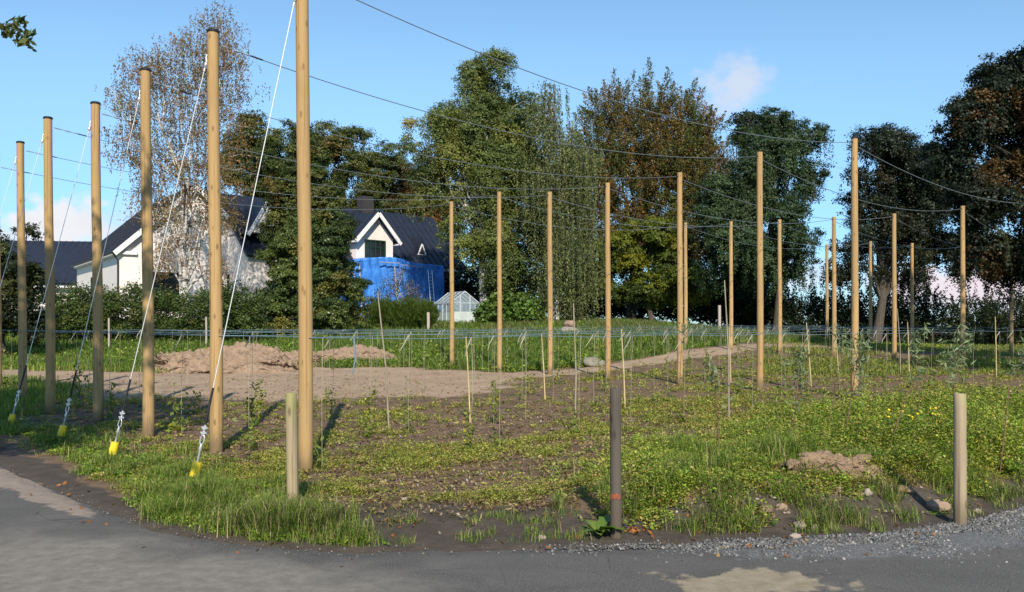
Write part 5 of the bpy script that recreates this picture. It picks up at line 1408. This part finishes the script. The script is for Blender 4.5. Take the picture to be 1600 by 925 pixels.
# thick bank at the right
P = scatter(84000, -.05, .66, 7, 16, lambda x, y: lush(x, y)*smooth(.2, 3, x+1.2), rg)
weeds_obj('weeds', 'thick green weeds on the bank at the right beside the road', P, 14, lambda P: .075*dist(P)**.5, lambda P: .030*dist(P)**.55, lambda P: .03+.065*np.clip(P[:, 0]*.6+.4, 0, 3.6)*(.15+1.9*vnoise(P[:, 0]*2.2, P[:, 1]*2.2, 9)**1.5), PAL_LUSH+PAL_FIELD, 908)
P = scatter(110000, -.05, .66, 7, 16, lambda x, y: lush(x, y)*smooth(.42, .58, fbm(x*1.5, y*1.5, 58)), rg)
grass_obj('grass', 'green grass tufts standing in the weeds of the right bank', P, lambda P: .06+.30*vnoise(P[:, 0]*2.6, P[:, 1]*2.6, 10)**1.6, lambda P: .0032*dist(P), PAL_VERGE, 909, .75)
P = scatter(9000, -.45, .66, 7, 22, lambda x, y: np.maximum(.5*lush(x, y), .25*patch(x, y))*bare(x, y)*smooth(.35, .6, fbm(x*1.4, y*1.4, 63)), rg)
grass_obj('grass', 'dry straw coloured stems standing in the field weeds', P, lambda P: .13+.22*vnoise(P[:, 0]*3, P[:, 1]*3, 64)**2, lambda P: .0022*dist(P), PAL_DRY, 915, .9)
P = scatter(5000, -.6, .66, 7, 18, lambda x, y: smooth(.5, 1.2, edge_d(x, y))*.6*bare(x, y), rg)
weeds_obj('weeds', 'browned and dead weed leaves lying between the green ones', P, 6, lambda P: .07*dist(P)**.5, lambda P: .042*dist(P)**.5, lambda P: .05+0*P[:, 0], P_((.22, .15, .07, 3), (.16, .10, .05, 3), (.30, .24, .11, 2)), 916)
# blades coming up through the mud
P = scatter(26000, -.25, .64, 6.5, 9, lambda x, y: smooth(.06, .2, edge_d(x, y))*(1-smooth(.9, 1.1, edge_d(x, y)))*smooth(.60, .72, vnoise(x*6, y*6, 44)), rg)
grass_obj('grass', 'scattered grass blades coming up through the dark mud', P, lambda P: .075+0*P[:, 0], lambda P: .0026+0*P[:, 0], PAL_VERGE, 910, .7)
# meadow behind
P = scatter(190000, -.62, .50, 19, 64, lambda x, y: meadow_mask(x, y)*bare(x, y)*(1-smooth(12, 20, x-.2*(y-40))), rg)
grass_obj('grass', 'green meadow grass between the track and the trees', P, lambda P: .20+.16*fbm(P[:, 0]*.7, P[:, 1]*.7, 12), lambda P: .0036*dist(P), PAL_MEAD, 911)
P = scatter(26000, -.62, .50, 19, 60, lambda x, y: meadow_mask(x, y)*bare(x, y)*smooth(.4, .6, fbm(x*.6, y*.6, 14)), rg)
weeds_obj('weeds', 'tall leafy weeds in the meadow behind the middle line', P, 12, lambda P: .24+0*P[:, 0], lambda P: .10+0*P[:, 0], lambda P: .14+.18*fbm(P[:, 0]*.8, P[:, 1]*.8, 15), PAL_LUSH, 912)
P = scatter(60000, -.2, .35, 40, 66, lambda x, y: smooth(.42, .6, fbm(x*.4, y*.4, 16))*smooth(40, 47, y), rg)
grass_obj('grass', 'dry tall grass at the foot of the trees', P, lambda P: .35+0*P[:, 0], lambda P: .018+0*P[:, 0], PAL_DRY+PAL_MEAD, 913)
P = scatter(50000, .28, .66, 26, 66, lambda x, y: .8*smooth(.35, .55, fbm(x*.35, y*.7, 18)), rg)
grass_obj('grass', 'sparse grass under the far line of poles at the right', P, lambda P: .16+0*P[:, 0], lambda P: .0036*dist(P), PAL_FIELD+PAL_MEAD, 914)

# ------------------------------------------------------------------ gravel, clods and fallen leaves
def pebbles(name, label, P, size, mk_cols, seed, mk):
    rng = np.random.default_rng(seed); n = len(P); s = size*rng.uniform(.4, 1.5, n)**1.3
    oct_ = np.array([(1, 0, 0), (0, 1, 0), (-1, 0, 0), (0, -1, 0), (0, 0, .75), (0, 0, -.75)])
    V = P[:, None, :]+oct_[None]*s[:, None, None]*rng.uniform(.6, 1.3, (n, 6, 1))+rng.normal(size=(n, 6, 3))*s[:, None, None]*.25
    V[:, :, 2] += s[:, None]*.25
    t = np.array([(0, 1, 4), (1, 2, 4), (2, 3, 4), (3, 0, 4), (1, 0, 5), (2, 1, 5), (3, 2, 5), (0, 3, 5)])
    T = (np.arange(n)[:, None, None]*6+t[None]).reshape(-1, 3)
    return tag(link_mesh(name, np_mesh(name, V.reshape(-1, 3), tris=T, col=np.repeat(pick(mk_cols, n, rng), 6, 0)), mk), label, 'gravel', kind='stuff')
def vcol_mat(name, rough):
    m, nt, b, o = new_mat(name); a = nt.nodes.new('ShaderNodeAttribute'); a.attribute_name = 'Col'
    nt.links.new(a.outputs['Color'], b.inputs['Base Color']); b.inputs['Roughness'].default_value = rough; return m
M['peb'] = vcol_mat('loose gravel', .85)
def onroad(n, x0, x1, d0, d1, dens, rng):
    x = rng.uniform(x0, x1, n); d = rng.uniform(d0, d1, n); y = edge_y(x)+d*1.1
    k = rng.random(n) < dens(x, edge_d(x, y)); x, y = x[k], y[k]
    return np.stack([x, y, np.where(edge_d(x, y) < 0, .004, gz(x, y))], 1)
GREY = P_((.12, .117, .112, 4), (.18, .175, .168, 3), (.07, .07, .07, 4), (.32, .30, .27, .7))
P = onroad(150000, -1.6, 8, -1.5, .12, lambda x, d: smooth(-.2, 3.0, x)*np.exp(-((d+.12)/(.16+.085*np.clip(x-.5, 0, 3)))**2)*smooth(.34, .56, fbm(x*2.2, d*4, 51)), rg)
pebbles('gravel', 'grey gravel along the right road edge', P, .0105, GREY, 950, M['peb'])
P = onroad(15000, -7, 7, -2.6, .2, lambda x, d: .15+.6*smooth(.45, .65, fbm(x*1.2, d*2.2, 52)), rg)
pebbles('gravel', 'loose chippings scattered over the road', P, .0062, GREY+P_((.24, .20, .15, 3)), 951, M['peb'])
P = scatter(3200, -.6, .62, 7, 16, lambda x, y: smooth(.3, .6, edge_d(x, y))*(x > -2)*np.where((x < .8) & (edge_d(x, y) < 1.5), .15, 1), rg)
pebbles('gravel', 'small stones and clods lying on the soil', P, .016, P_((.22, .16, .11, 4), (.30, .25, .20, 2), (.12, .09, .065, 3), (.45, .40, .34, .5)), 952, M['peb'])
P = scatter(16000, -.6, .62, 8, 30, lambda x, y: smooth(.5, 1.2, edge_d(x, y))*(1-.9*verge(x, y))*(1-meadow_mask(x, y)), rg)
pebbles('soil_clods', 'crumbs of earth on the field', P, .017, P_((.17, .11, .066, 5), (.24, .165, .10, 1.5), (.10, .066, .04, 4)), 953, M['peb'])
P = np.concatenate([onroad(260, -5.5, 5, -.5, .7, lambda x, d: .25+.75*(np.abs(x-1.7) < .7), rg), scatter(300, -.55, .6, 7, 12, lambda x, y: .4*smooth(.1, .6, edge_d(x, y)), rg)])
cx_ = ground(985, 7.1); P = np.concatenate([P, np.stack([cx_.x+rg.normal(size=46)*.09, cx_.y+.05+rg.normal(size=46)*.06, np.full(46, gz1(cx_.x, cx_.y))+.01], 1)])
n = len(P); P[:, 2] += .014
A = unit(n, rg); A[:, 2] *= .35; A /= np.linalg.norm(A, axis=1, keepdims=True); B = unit(n, rg); B[:, 2] *= .3
V, Qd = leaves_geom(P, A, rg.uniform(.03, .065, n), rg.uniform(.012, .02, n), rg, B)
tag(link_mesh('fallen_leaves', np_mesh('fallen_leaves', V, quads=Qd, col=np.repeat(pick(P_((.36, .13, .03, 3), (.25, .10, .03, 3), (.40, .25, .07, 2), (.16, .08, .03, 2)), n, rg), 4, 0)), M['leaf']),
    'orange brown fallen leaves along the road edge', 'leaves', kind='stuff')
